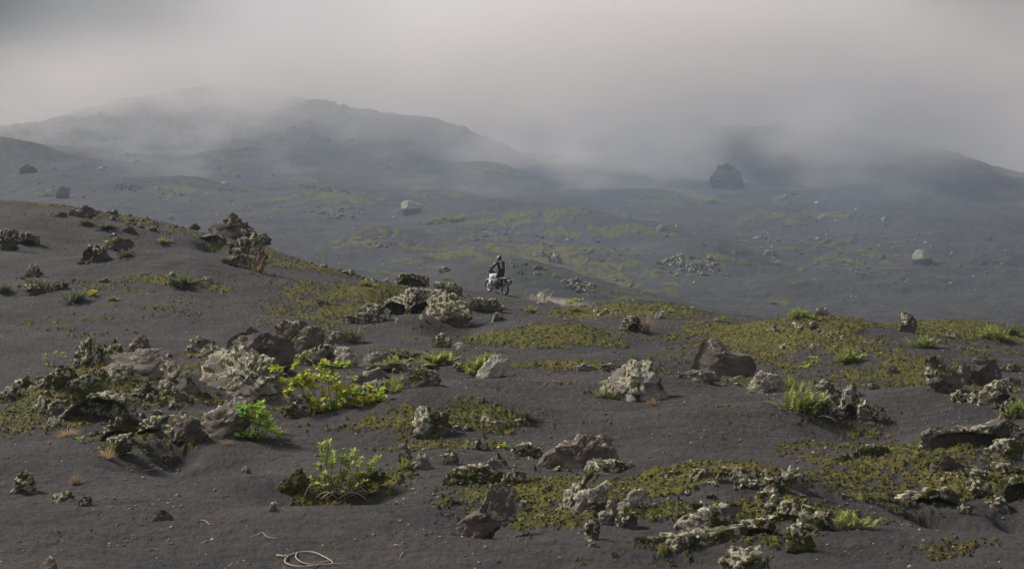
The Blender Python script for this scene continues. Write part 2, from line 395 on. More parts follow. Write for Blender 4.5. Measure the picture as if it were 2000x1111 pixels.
def moss_at(X, Y):
    m = moss_field(X, Y)
    far = sstep(95, 150, Y)
    sc = 1.0 + 2.2 * far
    n = 0.85 * fbm2(X / (1.3 * sc) + 31, Y / (1.3 * sc), 3) + 0.75 * fbm2(X / (.26 * sc), Y / (.26 * sc * (1 + 1.5 * far)) + 7, 4, .65)
    nf = 0.85 * fbm2(X / 4.0 + 31, Y / 4.0, 2) + 0.6 * fbm2(X / 1.5, Y / 2.2 + 7, 2)
    n = n * (1 - far) + nf * far
    # broken patches, speckled at their edges
    return sstep(0.46, 0.70, m * 1.02 + (0.40 + .2 * far) * n - 0.02)

def build_ground():
    nu = 1150
    A = np.linspace(-1.42 * 720 / F, 1.42 * 720 / F, nu) * 1.12     # tan of bearing, a little beyond the frame
    D = [7.0]
    while D[-1] < 760:
        d = D[-1]
        r = 1.008 if d < 16 else (1.0024 if d < 60 else (1.0022 if d < 92 else (1.0034 if d < 260 else 1.0062)))
        D.append(d * r)
    D = np.array(D); nd = len(D)
    AA, DD = np.meshgrid(A, D)
    X = (AA * DD).ravel(); Y = DD.ravel()
    Z = ground_mid(X, Y)
    M = moss_at(X, Y)
    near = 1 - sstep(70, 120, Y)
    rip = fbm2(X / 0.55, Y / 0.30, 4, 0.55)
    dim = fbm2(X / 0.16 + 9, Y / 0.13, 3, 0.6)
    Z += near * (0.026 * rip + 0.014 * dim) + (1 - near) * 0.13 * fbm2(X / 2.4, Y / 1.6, 4, .6)
    # terracettes, the small steps across the slopes
    st = np.sin(Y * 5.2 + 3.0 * noise2(X / 1.6, Y / 1.2) + 1.5 * noise2(X / .5, Y / .5))
    Z += near * 0.018 * st * sstep(-.1, .5, noise2(X / 6 + 40, Y / 6))
    lump = fbm2(X / 0.20 + 3, Y / 0.22, 3, 0.6)
    Z += M * np.where(Y < 120, 0.045 + 0.04 * lump, 0.10 + 0.10 * fbm2(X / .8, Y / .8, 3))
    hillr = sstep(330, 420, Y)
    Z += hillr * (1.3 * np.abs(fbm2(X / 9, Y / 9, 4, .6)) + .5 * np.abs(noise2(X / 2.2, Y / 2.2)))
    T = np.zeros(len(X)); tp = [at(q[0], q[1]) for q in ((985, 574), (1020, 577), (1060, 583), (1105, 592), (1150, 602), (1185, 611))]
    for a, b in zip(tp, tp[1:]):                     # wheel rut left by the motorcycle
        d = b[:2] - a[:2]; t = np.clip(((X - a[0]) * d[0] + (Y - a[1]) * d[1]) / (d @ d), 0, 1)
        q = np.hypot(X - a[0] - t * d[0], Y - a[1] - t * d[1]); T = np.maximum(T, sstep(.60, .05, q + .20 * noise2(X * 3, Y * 3)))
    Z -= .05 * T
    i = np.arange(nd - 1)[:, None] * nu + np.arange(nu - 1)[None, :]
    Fc = np.stack([i, i + 1, i + nu + 1, i + nu], -1).reshape(-1, 4)
    o = mesh_np('ground', np.stack([X, Y, Z], 1), Fc, make_ground_mat(), attrs={'moss': M, 'track': T})
    tag(o, kind='structure')
    return o, X, Y, Z, M
ground, GX, GY, GZ, GM = build_ground()
# surface far outside the measured sheet, so that the ground reaches the horizon
def outer_land():
    N = 60; t = np.linspace(-1, 1, N) ; s = np.sign(t) * np.abs(t) ** 1.6 * 3000
    XX, YY = np.meshgrid(s, s); V = np.stack([XX.ravel(), YY.ravel(), np.full(N * N, -13.0) + 6 * noise2(XX.ravel() / 300, YY.ravel() / 300)], 1)
    i = np.arange(N - 1)[:, None] * N + np.arange(N - 1)[None, :]
    o = mesh_np('land', V, np.stack([i, i + 1, i + N + 1, i + N], -1).reshape(-1, 4), ground.data.materials[0])
    tag(o, kind='structure')
outer_land()

# ------------------------------------------------------------------ rocks
def make_rock_mat():
    m, nt, b = mat_new('lava_rock')
    P = n_geo(nt); tone = n_attr(nt, 'tone')
    n1 = n_noise(nt, P, 3.0, 5, 0.6); n2 = n_noise(nt, P, 22.0, 6, 0.7); n3 = n_noise(nt, P, 90.0, 3, 0.7)
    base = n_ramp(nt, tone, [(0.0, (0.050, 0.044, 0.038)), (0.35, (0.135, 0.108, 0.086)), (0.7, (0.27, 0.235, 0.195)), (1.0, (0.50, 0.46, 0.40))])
    base = n_mix(nt, n_range(nt, n1, 0.35, 0.7, 0, 0.55), base, (0.085, 0.072, 0.062))
    base = n_mix(nt, n_range(nt, n2, 0.55, 0.72, 0, 0.5), base, (0.25, 0.225, 0.19))
    base = n_mix(nt, n_range(nt, n2, 0.45, 0.30, 0, 0.7), base, (0.035, 0.03, 0.026))
    base = n_mix(nt, n_range(nt, n3, 0.62, 0.70, 0, 0.5), base, (0.33, 0.31, 0.26))
    moss = n_attr(nt, 'moss'); lich_lit = n_attr(nt, 'lichen')  # lichen value also carries the painted sunlit boulder tops
    mc = n_ramp(nt, n_noise(nt, P, 26.0, 5, 0.7), [(0.3, (0.024, 0.026, 0.009)), (0.52, (0.060, 0.060, 0.016)), (0.72, (0.13, 0.12, 0.03))])
    mf = n_range(nt, n_math(nt, 'MULTIPLY_ADD', n2, 0.8, n_math(nt, 'SUBTRACT', moss, 0.4)), 0.4, 0.55)
    c = n_mix(nt, mf, base, mc)
    lc = n_ramp(nt, n_noise(nt, P, 20.0, 5, 0.75), [(0.36, (0.09, 0.08, 0.05)), (0.50, (0.34, 0.31, 0.225)), (0.66, (0.74, 0.70, 0.56))])
    lf = n_range(nt, n_math(nt, 'MULTIPLY_ADD', n_math(nt, 'SUBTRACT', n2, 0.5), 1.6, lich_lit), 0.28, 0.62)
    c = n_mix(nt, lf, c, lc)
    nt.links.new(c, b.inputs['Base Color']); b.inputs['Roughness'].default_value = 0.95
    b.inputs['Specular IOR Level'].default_value = 0.15
    n_bump(nt, b, n_math(nt, 'MULTIPLY_ADD', n3, 0.4, n2), 0.8, 0.05)
    return m
ROCK = make_rock_mat()
_ico = {}
def ico(s):
    if s not in _ico:
        bm = bmesh.new(); bmesh.ops.create_icosphere(bm, subdivisions=s, radius=1.0)
        bm.verts.ensure_lookup_table()
        _ico[s] = (np.array([v.co[:] for v in bm.verts]), np.array([[v.index for v in f.verts] for f in bm.faces])); bm.free()
    return _ico[s]
def star(poly, seed):
    """radius by angle of a closed outline, seen from its middle"""
    p = np.array(poly, float); c = (p.min(0) + p.max(0)) / 2; c[1] = c[1] * .5 + p[:, 1].mean() * .5
    q = np.vstack([p, p[:1]]); d = np.diff(q, axis=0); t = np.linspace(0, 1, 24, endpoint=False)
    pts = (q[:-1, None] + d[:, None] * t[None, :, None]).reshape(-1, 2) - c
    a = np.arctan2(pts[:, 1], pts[:, 0]); r = np.hypot(pts[:, 0], pts[:, 1])
    o = np.argsort(a); a, r = a[o], r[o]
    A = np.linspace(-math.pi, math.pi, 181); R = np.interp(A, a, r, period=2 * math.pi)
    return c, A, R
def rock_geo(poly_m, depth, seed, sub, lichen=.4, moss=.3, tone=.4, cave=None, lean=0.15, rough=1.0, cell=0.075, flat=0.62, lit_top=0):
    """poly_m: outline in metres (x, z), z up from the ground; returns vertices, faces, attributes"""
    rs = np.random.RandomState(seed)
    c, A, R = star(poly_m, seed); S, Fc = ico(sub); U = S.copy()
    ang = np.arctan2(U[:, 2], U[:, 0]); rho = np.hypot(U[:, 0], U[:, 2]) ** flat
    r = np.interp(ang, A, R)
    size = math.sqrt((poly_m[:, 0].max() - poly_m[:, 0].min()) * (poly_m[:, 1].max() - poly_m[:, 1].min()))
    V = np.stack([c[0] + np.cos(ang) * rho * r, np.sign(U[:, 1]) * np.abs(U[:, 1]) ** .8 * depth * .5, c[1] + np.sin(ang) * rho * r], 1)
    for k in range(9):                                    # broken flat faces
        n = np.array([rs.uniform(-.6, .6), rs.choice([-1, -1, -1, 1]), rs.uniform(-.3, .55)]); n /= np.linalg.norm(n)
        w = V - np.array([c[0], 0, c[1]]); d = w @ n; lim = rs.uniform(.38, .66) * d.max()
        V = V - (np.maximum(d - lim, 0) * .92)[:, None] * n
    off = rs.uniform(-50, 50, 3); Q = V + off
    rad = V - np.array([c[0], 0, c[1]]); rad /= np.linalg.norm(rad, axis=1)[:, None] + 1e-9
    n1 = fbm3(Q * 2.2 / size, 3, .55); n2 = fbm3(Q * np.array([4.5, 4.5, 7.5]) / size, 4, .62, ridged=True)
    lay = np.abs(((V[:, 2] / size * 5.5 + .8 * n1) % 1) - .5) * 2            # broken layers of lava crust
    w1, r1 = worley3(Q * 3.0 / size + .3 * n1[:, None])
    V = V + rad * (size * rough * (.085 * n1 + .085 * (n2 - .55) + .13 * (r1 - .5) * sstep(.75, .35, w1) + .05 * (lay - .5)))[:, None]
    if cave:
        for (fx, fz, rx, rz, dp) in ([cave] if not isinstance(cave[0], (tuple, list)) else cave):
            x0, x1 = poly_m[:, 0].min(), poly_m[:, 0].max(); z0, z1 = poly_m[:, 1].min(), poly_m[:, 1].max()
            cx, cz = x0 + fx * (x1 - x0), z0 + fz * (z1 - z0)
            q = ((V[:, 0] - cx) / (rx * (x1 - x0))) ** 2 + ((V[:, 2] - cz) / (rz * (z1 - z0))) ** 2 + .25 * n1
            f = sstep(1.15, .7, q) * (U[:, 1] < 0.12)
            V[:, 1] = V[:, 1] + f * (depth * .30 * dp - V[:, 1]) * .97
    else: f = np.zeros(len(V))
    if not cave: f = np.zeros(len(V))
    V[:, 1] += lean * V[:, 2]
    up = rad[:, 2]
    nl = .75 * fbm3(Q * 2.3 + 9, 3, .55) + .6 * fbm3(Q * 8 + 5, 3, .6); nm = fbm3(Q * 2.6 - 30, 3, .55)
    t = 1 - lichen * .81
    L = sstep(t - .16, t + .12, .5 + .55 * nl + .22 * up + .05) if lichen > 0 else np.zeros(len(V))
    d, rid = worley3(Q / cell + .35 * fbm3(Q / cell / 2, 2)[:, None]); pc = np.clip(1.05 - d * 1.25, 0, 1)
    d2, _ = worley3(Q / (cell * 2.6)); pc2 = np.clip(1 - d2, 0, 1)
    cav = 1 - np.clip(f, 0, 1) if cave else 1.0
    fine = fbm3(Q / cell * .55, 3, .65)
    V = V + rad * ((L * cav * cell * (.38 * np.sqrt(pc) + .30 * pc2 + .30 * fine))[:, None])
    V = V + rad * (rough * .010 * fbm3(Q * 16, 2, .6))[:, None]
    lich_lit = L * np.clip(.30 * pc + .35 * pc2 + .95 * fine + .16 + .3 * (rid - .5), 0, 1) * cav
    if lit_top: lich_lit = np.maximum(lich_lit, lit_top * sstep(-.05, .15, up + .10 * nl))  # pale, sunlit look of boulder tops painted in through the lichen value
    tm = 1 - moss
    M = sstep(tm - .12, tm + .12, .5 + .5 * nm + .12 * up) if moss > 0 else np.zeros(len(V))
    M = np.maximum(M, L * .8 * (moss > .15)) * (1 - lich_lit)
    if cave: M = M * (1 - .6 * f)
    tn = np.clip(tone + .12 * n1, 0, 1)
    return V, Fc, dict(lichen=lich_lit, moss=M, tone=tn)
ROCKN = [0]
def rock(label, poly, lichen=.4, moss=.3, tone=.4, depth=.8, cave=None, lean=.2, rough=1.0, cat='rock', name='lava_rock', dmin=0, sub=None, group=None, flat=.62, sink=.10, lit_top=0):
    """poly: outline in photo pixels; the rock stands where the line of sight at its foot meets the ground"""
    ROCKN[0] += 1
    p = np.array(poly, float); ctr = np.array([(p[:, 0].min() + p[:, 0].max()) / 2, p[:, 1].max()]); p = ctr + (p - ctr) * (1.10, 1.04); x0, x1 = p[:, 0].min(), p[:, 0].max(); y0, y1 = p[:, 1].min(), p[:, 1].max()
    w, h = x1 - x0, y1 - y0; cx = (x0 + x1) / 2
    c = at(cx, y1 - .06 * h, dmin); D = c[1]; s = D / F; dep = depth * math.sqrt(w * h) * s * (1.5 if cave else 1)
    D2 = D + dep * .28; s = D2 / F; X = (cx - CX) * s
    zb = CZ - (y1 - HY) * s                                   # height of the foot on the line of sight
    pm = np.stack([(p[:, 0] - cx) * s, (y1 - p[:, 1]) * s], 1)
    low = pm[:, 1] < .25 * h * s; pm[low, 1] -= sink * h * s
    cell = .05 if D < 45 else (.07 if D < 100 else .18)
    if sub is None: sub = 6 if w > 125 else (5 if w > 42 else (4 if w > 16 else 3))
    V, Fc, A = rock_geo(pm, dep, 100 + ROCKN[0], sub, lichen, moss, tone, cave, lean, rough, min(cell, .13 * math.sqrt(w * h) * s), flat, lit_top)
    o = mesh_np(name, V, Fc, ROCK, attrs=A); o.location = (X, D2, zb)
    tag(o, label, cat, group); return o
def blob(cx, yb, w, h, seed=0, kind='round'):
    """an irregular outline in photo pixels: cx, foot row, width, height"""
    r = random.Random(int(cx * 7 + yb * 13 + seed)); n = 11; P = []
    for i in range(n):
        a = math.pi * i / (n - 1)
        k = r.uniform(.80, 1.1)
        P.append((cx - math.cos(a) * w / 2 * (k if 0 < i < n - 1 else 1), yb - .12 * h - math.sin(a) ** .8 * h * .88 * k))
    P += [(cx + w * .3, yb), (cx - w * .3, yb)]
    return P
RK = [
 # --- rock pile on the left mound
 ('smooth grey slab face with white crust on its right edge in the left rock pile', [(178,742),(186,722),(215,716),(250,722),(258,746),(258,774),(225,780),(195,780),(176,772)], dict(lichen=.42, moss=.05, tone=.62, depth=.5, rough=.45, lean=.5)),
 ('broad brown grey slab lying highest and furthest back in the left rock pile', [(192,716),(215,700),(260,694),(292,690),(322,700),(334,718),(326,745),(300,758),(262,750),(215,735)], dict(lichen=.3, moss=.0, tone=.58, depth=.7, rough=.5, lean=.7)),
 ('curved slab lifted over a wide black hollow at the front of the left rock pile', [(120,826),(140,800),(175,783),(215,771),(246,774),(258,794),(250,815),(220,836),(170,848),(135,842)], dict(lichen=.62, moss=.25, tone=.35, depth=1.0, cave=(.5,.33,.44,.48,1.0), lean=.25)),
 ('tilted tan slab jutting right over a crack in the left rock pile', [(296,722),(312,708),(335,714),(362,734),(378,752),(380,768),(364,770),(335,750),(305,738)], dict(lichen=.25, moss=.2, tone=.6, depth=.9, rough=.6, lean=.5)),
 ('narrow crusted ledge just below the tilted tan slab', [(306,752),(325,748),(350,762),(372,778),(362,786),(335,776),(312,764)], dict(lichen=.75, moss=.3, tone=.45, depth=1)),
 ('white crusted knobbly rock at the upper left corner of the left rock pile', [(148,710),(146,682),(160,668),(178,672),(188,682),(192,708),(172,724)], dict(lichen=.72, moss=.3, tone=.4)),
 ('mossy crusted hummock on the back rim of the left rock pile', [(186,712),(188,688),(205,676),(225,680),(240,690),(246,706),(220,718)], dict(lichen=.6, moss=.6, tone=.25)),
 ('thin dark spike rising from the back rim of the left rock pile', [(217,696),(217,668),(222,655),(228,672),(238,684),(242,697)], dict(lichen=.35, moss=.3, tone=.3, depth=.6)),
 ('shaggy brown dome with pale crust on the back rim of the left rock pile', [(252,698),(256,676),(268,662),(282,655),(288,664),(292,700)], dict(lichen=.4, moss=.3, tone=.4)),
 ('low brown stones in a line right of the shaggy dome', blob(312, 702, 50, 16), dict(lichen=.45, moss=.3, tone=.4)),
 ('crusted rock with a dark notch left of the grey slab face', [(132,782),(130,760),(148,744),(170,736),(182,744),(180,770),(165,786)], dict(lichen=.62, moss=.7, tone=.2)),
 ('black and white crusted rock at the left shoulder of the pile', [(88,762),(95,738),(112,722),(135,718),(150,732),(146,756),(120,770)], dict(lichen=.58, moss=.6, tone=.2)),
 ('grey log like crust sloping down left from the shrub at the pile', [(60,762),(85,742),(108,718),(118,714),(116,726),(92,752),(68,768)], dict(lichen=.35, moss=.4, tone=.4, depth=.6)),
 ('white popcorn crusted stone lowest at the left edge of the pile', [(62,808),(62,786),(75,776),(92,784),(98,802),(86,818)], dict(lichen=.85, moss=.4, tone=.3)),
 ('white popcorn crusted stone right of the lowest left one', [(94,822),(94,798),(108,784),(122,790),(122,812),(108,826)], dict(lichen=.85, moss=.4, tone=.3)),
 ('pale pointed crust in front of the black hollow on its left', [(90,838),(94,818),(104,812),(122,826),(128,836),(110,842)], dict(lichen=.8, moss=.2, tone=.5)),
 ('knobbly white crust between grey slab and tilted tan slab', [(262,788),(262,762),(275,742),(290,738),(306,752),(306,776),(286,792)], dict(lichen=.72, moss=.6, tone=.25)),
 ('small round crusted stone below the knobbly white crust', blob(292, 792, 26, 22), dict(lichen=.8, moss=.4, tone=.3)),
 ('dark mossy ledge rock below the black hollow', [(190,862),(200,840),(225,826),(262,818),(270,826),(262,846),(240,866),(212,874)], dict(lichen=.42, moss=.6, tone=.12, cave=(.5,.2,.4,.35,.8))),
 ('long dark ledge with a pale crusted lip above the big dark boulder', [(266,848),(272,828),(300,820),(328,818),(336,830),(318,848),(286,856)], dict(lichen=.5, moss=.4, tone=.15, cave=(.5,.15,.4,.35,.8))),
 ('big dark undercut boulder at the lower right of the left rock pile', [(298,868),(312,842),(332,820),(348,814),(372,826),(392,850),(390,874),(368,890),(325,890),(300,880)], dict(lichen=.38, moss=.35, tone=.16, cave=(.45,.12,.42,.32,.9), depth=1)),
 ('low crusted rock at the foot of the left rock pile', [(188,884),(192,868),(215,856),(250,850),(262,862),(250,882),(215,892)], dict(lichen=.45, moss=.5, tone=.15)),
 ('reddish dark flat stone below the big dark undercut boulder', blob(325, 902, 50, 14), dict(lichen=.15, moss=.1, tone=.25)),
 ('brown boulder with a pointed top beside the round leaved green bush', [(386,850),(398,830),(420,812),(440,790),(455,782),(472,794),(482,828),(472,858),(430,864),(398,858)], dict(lichen=.35, moss=.1, tone=.48, depth=.9, lean=.35)),
 ('flat crusted stone just left of the pointed brown boulder', [(375,838),(382,820),(400,812),(422,810),(416,828),(398,842)], dict(lichen=.65, moss=.2, tone=.45)),
 ('crusted stone at the left frame edge beside the left mound', blob(20, 790, 44, 36), dict(lichen=.5, moss=.5, tone=.2)),
 ('smaller crusted stone right of the one on the left frame edge', blob(44, 764, 34, 24), dict(lichen=.55, moss=.5, tone=.2)),
 # --- ridge of boulders behind the yellow leaved shrub
 ('long slanting slab covered in white crust left of the yellow leaved shrub', [(402,752),(408,722),(424,694),(445,686),(474,698),(508,722),(545,748),(572,784),(535,792),(498,782),(462,770),(428,758)], dict(lichen=.56, moss=.25, tone=.5, depth=.8, lean=.6)),
 ('thin upright brown fin behind the long white crusted slab', [(448,712),(454,680),(462,664),(476,676),(500,694),(516,716),(500,724),(470,718)], dict(lichen=.45, moss=.0, tone=.5, depth=.4, lean=.3)),
 ('largest brown boulder with bare rounded top in the middle left ridge', [(430,700),(446,670),(466,650),(480,642),(502,646),(528,656),(552,666),(564,686),(560,712),(530,726),(490,722),(450,712)], dict(lichen=.14, moss=.0, tone=.36, depth=.8, rough=.7, lean=.3)),
 ('dark brown boulder behind and highest in the middle left ridge', [(524,666),(536,640),(556,626),(570,632),(588,628),(598,644),(592,664),(560,674)], dict(lichen=.2, moss=.0, tone=.33, rough=.8)),
 ('brown ragged boulder with pale edges in the middle left ridge', [(560,698),(570,668),(590,650),(612,638),(630,648),(632,668),(622,688),(590,702)], dict(lichen=.38, moss=.1, tone=.38)),
 ('knobbly pale stone between the two dark boulders of the ridge', [(558,690),(560,668),(572,655),(582,664),(580,688)], dict(lichen=.8, moss=.2, tone=.4)),
 ('crusted grey rock in front of the brown ragged boulder', [(582,712),(590,692),(612,684),(632,674),(646,682),(648,704),(625,718)], dict(lichen=.55, moss=.3, tone=.55)),
 ('pale rounded rock standing right of the boulder ridge', [(650,712),(650,690),(662,680),(680,684),(694,696),(698,712),(680,718)], dict(lichen=.5, moss=.1, tone=.75)),
 ('knobby brown stone left of the boulder ridge, on its rim', blob(388, 682, 40, 24), dict(lichen=.3, moss=.1, tone=.45)),
 ('small crusted stone below the knobby brown one', blob(372, 694, 26, 16), dict(lichen=.6, moss=.2, tone=.5)),
 ('brown crusted stone behind the dry sprigs of the ridge', blob(412, 700, 42, 34), dict(lichen=.45, moss=.3, tone=.4)),
 ('low brown rock touching the left side of the dark green tussock', [(634,672),(642,658),(660,650),(672,654),(674,672),(650,676)], dict(lichen=.4, moss=.1, tone=.45)),
 ('tan slab left behind the fern tufts right of the yellow shrub', [(702,716),(712,700),(735,690),(756,690),(768,702),(762,714),(730,718)], dict(lichen=.2, moss=.1, tone=.55, rough=.6, lean=.5)),
 ('flat slab with a shadowed edge beneath the two fern tufts', [(712,724),(735,712),(770,712),(800,714),(806,722),(775,728),(735,730)], dict(lichen=.35, moss=.1, tone=.5, cave=(.5,.2,.4,.3,.7))),
 ('grey slab below the flat shadowed slab', [(698,744),(712,728),(738,722),(752,730),(748,746),(718,750)], dict(lichen=.25, moss=.1, tone=.55, rough=.6)),
 ('low brown rock beside the right end of the yellow leaved shrub', blob(702, 758, 44, 26), dict(lichen=.25, moss=.1, tone=.45)),
 ('grey brown boulder left of the small fern with brown stubs', [(706,770),(712,752),(735,744),(755,750),(760,768),(740,780),(718,778)], dict(lichen=.3, moss=.1, tone=.5)),
 ('long low brown rock at the right end of the fern group', [(788,748),(800,728),(825,724),(848,732),(858,744),(845,756),(810,758)], dict(lichen=.3, moss=.3, tone=.45)),
 ('dark shaggy stone left of the flat pale one below the lava arch', blob(860, 682, 42, 26), dict(lichen=.4, moss=.5, tone=.3)),
 ('flat pale stone alone on the sand below the lava arch', blob(897, 686, 38, 15), dict(lichen=.3, moss=.0, tone=.95, rough=.6)),
 ('pale triangular boulder leaning on the bright fern in the centre', [(930,740),(940,722),(955,704),(968,699),(982,706),(994,716),(986,730),(958,742)], dict(lichen=.35, moss=.05, tone=.9, rough=.6, lean=.4)),
 ('small crusted stone left of the bright centre fern', blob(897, 728, 22, 20), dict(lichen=.7, moss=.4, tone=.3)),
 # --- lava arch in the middle
 ('round crusted boulder at the left foot of the lava arch', [(702,628),(702,608),(716,597),(736,598),(752,606),(756,624),(742,634),(718,634)], dict(lichen=.68, moss=.3, tone=.4)),
 ('low lava arch over two black openings, left half of the big outcrop', [(742,606),(762,590),(790,580),(820,572),(852,572),(866,586),(862,606),(838,618),(800,612),(765,614)], dict(lichen=.55, moss=.45, tone=.22, cave=[(.25,.32,.17,.24,1.0),(.68,.30,.18,.28,1.0)], depth=1.1, lean=.5)),
 ('massive crusted boulder forming the right end of the lava arch', [(824,620),(832,594),(856,578),(882,580),(904,592),(916,612),(908,634),(882,642),(852,636)], dict(lichen=.6, moss=.5, tone=.2, depth=.9)),
 ('crusted ridge stone right of the arch below the rider', [(914,604),(926,588),(946,582),(968,590),(982,604),(968,616),(936,614)], dict(lichen=.6, moss=.4, tone=.3, cave=(.4,.1,.35,.25,.6))),
 ('small white crusted stone on the sand below the ridge stone', blob(974, 630, 24, 18), dict(lichen=.85, moss=.2, tone=.5)),
 ('tiny pale stone under the middle of the lava arch', blob(824, 629, 13, 14), dict(lichen=.6, moss=0, tone=.8)),
 ('tiny pale stone between round boulder and arch opening', blob(776, 632, 9, 12), dict(lichen=.3, moss=0, tone=.9)),
 ('mossy stone with a green sprig below the arch on its left', blob(685, 634, 30, 18), dict(lichen=.5, moss=.5, tone=.3)),
 ('hollow block with a dark opening on the crest left of the rider', [(764,556),(770,544),(785,537),(812,537),(826,542),(832,556),(800,562)], dict(lichen=.45, moss=.5, tone=.25, cave=(.55,.3,.33,.36,1.0))),
 ('crusted stone right beside the hollow block on the crest', blob(826, 558, 26, 20), dict(lichen=.6, moss=.3, tone=.35)),
 ('crusted stone nearest left of the rider on the mossy crest', blob(884, 580, 40, 26), dict(lichen=.6, moss=.5, tone=.3)),
 ('crusted stone second from the rider on the mossy crest', blob(858, 572, 28, 20), dict(lichen=.55, moss=.5, tone=.3)),
 # --- left ridge
 ('dark brown craggy outcrop on top of the left ridge', [(404,456),(410,438),(424,430),(446,425),(470,430),(484,438),(494,458),(470,468),(430,466)], dict(lichen=.28, moss=.3, tone=.16, rough=1.6)),
 ('small dark stone left of the craggy outcrop', blob(380, 450, 20, 14), dict(lichen=.0, moss=.1, tone=.12)),
 ('rock with a black cave mouth below the craggy outcrop', [(386,484),(392,468),(410,460),(430,458),(444,472),(442,488),(412,490)], dict(lichen=.45, moss=.4, tone=.15, cave=(.5,.42,.38,.40,1.0))),
 ('large ragged rock beside the straw coloured grass clump', [(438,512),(448,488),(462,473),(486,470),(504,486),(520,508),(514,524),(484,530),(456,524)], dict(lichen=.5, moss=.3, tone=.28, rough=1.4)),
 ('crusted rock between craggy outcrop and ragged rock', blob(482, 474, 50, 26), dict(lichen=.5, moss=.4, tone=.3)),
 ('crusted stone at the right tip of the left ridge', blob(514, 478, 32, 20), dict(lichen=.6, moss=.5, tone=.3)),
 ('upper rock of the dark crusted pair in the middle of the left slope', [(196,482),(206,466),(225,460),(246,468),(254,484),(236,494),(212,494)], dict(lichen=.42, moss=.45, tone=.15, rough=1.4)),
 ('lower rock of the dark crusted pair in the middle of the left slope', [(152,512),(160,490),(182,480),(200,486),(206,504),(186,520)], dict(lichen=.45, moss=.45, tone=.15, rough=1.4, cave=(.3,.6,.25,.3,.6))),
 ('dark crusted rock cut by the left frame edge on the slope', [(-22,486),(-14,460),(10,450),(26,462),(30,482),(8,492)], dict(lichen=.42, moss=.4, tone=.14, rough=1.4)),
 ('low arched dark rock right of the one at the left frame edge', [(26,482),(34,464),(50,456),(68,464),(72,478),(50,484)], dict(lichen=.4, moss=.3, tone=.16, cave=(.6,.2,.3,.35,.8))),
 ('slanting brown slab on the upper left ridge', [(128,424),(140,408),(158,400),(176,404),(186,418),(170,428)], dict(lichen=.3, moss=.2, tone=.28)),
 ('low brown stone left of the slanting slab on the ridge', blob(118, 426, 26, 12), dict(lichen=.2, moss=.2, tone=.22)),
 ('dark smooth stone below the crusted band of the left ridge', blob(254, 458, 26, 16), dict(lichen=.0, moss=.1, tone=.12)),
 ('round white crusted stone beside the green tuft on the left slope', blob(403, 555, 22, 14), dict(lichen=.9, moss=.0, tone=.7)),
 ('small dark stone on the mossy left slope', blob(203, 554, 20, 11), dict(lichen=.1, moss=.2, tone=.3)),
 ('crusted dark rock above the grey green shrub at the far left', blob(64, 544, 34, 24), dict(lichen=.4, moss=.3, tone=.2)),
 ('crusted stone beside the dull tuft on the left slope', blob(334, 548, 22, 14), dict(lichen=.6, moss=.2, tone=.4)),
 ('low dark crust in front of the bright orange sprig at the left', blob(60, 580, 60, 22), dict(lichen=.3, moss=.5, tone=.15)),
 ('dark crust between the two grey green tufts at the left', blob(112, 570, 44, 20), dict(lichen=.35, moss=.5, tone=.15)),
 # --- centre and right
 ('large brown boulder with two humps standing alone on the right sand', [(1342,738),(1344,708),(1356,684),(1361,660),(1374,653),(1396,658),(1412,674),(1426,692),(1446,694),(1462,698),(1474,716),(1468,738),(1410,744),(1360,742)], dict(lichen=.08, moss=.0, tone=.40, depth=.6, rough=.35, lean=.3, flat=.8)),
 ('crumbly low rim of stone at the foot of the two humped boulder', [(1322,744),(1328,730),(1350,728),(1372,724),(1394,730),(1410,742),(1370,748)], dict(lichen=.3, moss=.1, tone=.45)),
 ('pale triangular crusted rock in the centre of the sand', [(1178,782),(1188,752),(1206,728),(1228,714),(1246,720),(1268,717),(1284,738),(1300,772),(1286,792),(1240,792),(1200,788)], dict(lichen=.45, moss=.3, tone=.78, depth=.9, lean=.45)),
 ('low worn stone left behind the pale triangular rock', blob(1140, 727, 52, 14), dict(lichen=.2, moss=.0, tone=.6)),
 ('crusted stone touching the back of the pale triangular rock', blob(1196, 728, 40, 18), dict(lichen=.5, moss=.2, tone=.55)),
 ('pale crusted mound right of the two humped boulder', [(1452,764),(1462,744),(1490,732),(1515,736),(1532,748),(1530,766),(1490,770)], dict(lichen=.5, moss=.1, tone=.65)),
 ('upper left rock of the white crusted heap beside the shrub', [(1602,800),(1604,776),(1618,764),(1640,764),(1650,782),(1646,812),(1622,818)], dict(lichen=.72, moss=.3, tone=.4)),
 ('top round knob of the white crusted heap beside the shrub', blob(1662, 778, 36, 26), dict(lichen=.8, moss=.3, tone=.4)),
 ('big middle rock of the white crusted heap beside the shrub', [(1634,826),(1638,794),(1656,772),(1680,778),(1690,800),(1688,826),(1660,834)], dict(lichen=.6, moss=.3, tone=.4, cave=(.5,.35,.22,.3,.8))),
 ('lower right rock of the white crusted heap beside the shrub', [(1682,828),(1682,800),(1698,784),(1718,792),(1734,814),(1736,832),(1710,838)], dict(lichen=.55, moss=.2, tone=.5)),
 ('crusted stone behind the shrub at the crusted heap', blob(1612, 766, 34, 22), dict(lichen=.8, moss=.2, tone=.4)),
 ('thin dark tongue of rock at the foot of the crusted heap', [(1676,838),(1690,826),(1715,826),(1738,838),(1712,842)], dict(lichen=.1, moss=.1, tone=.3)),
 ('tall pinnacle slab with a white edge at the right', [(1820,745),(1816,708),(1824,692),(1836,698),(1856,716),(1878,736),(1882,752),(1860,764),(1842,774),(1830,762)], dict(lichen=.42, moss=.2, tone=.38, depth=.6, lean=.1)),
 ('narrow upright stone between pinnacle slab and brown rounded slab', [(1868,758),(1872,728),(1884,714),(1896,720),(1894,756)], dict(lichen=.35, moss=.2, tone=.4)),
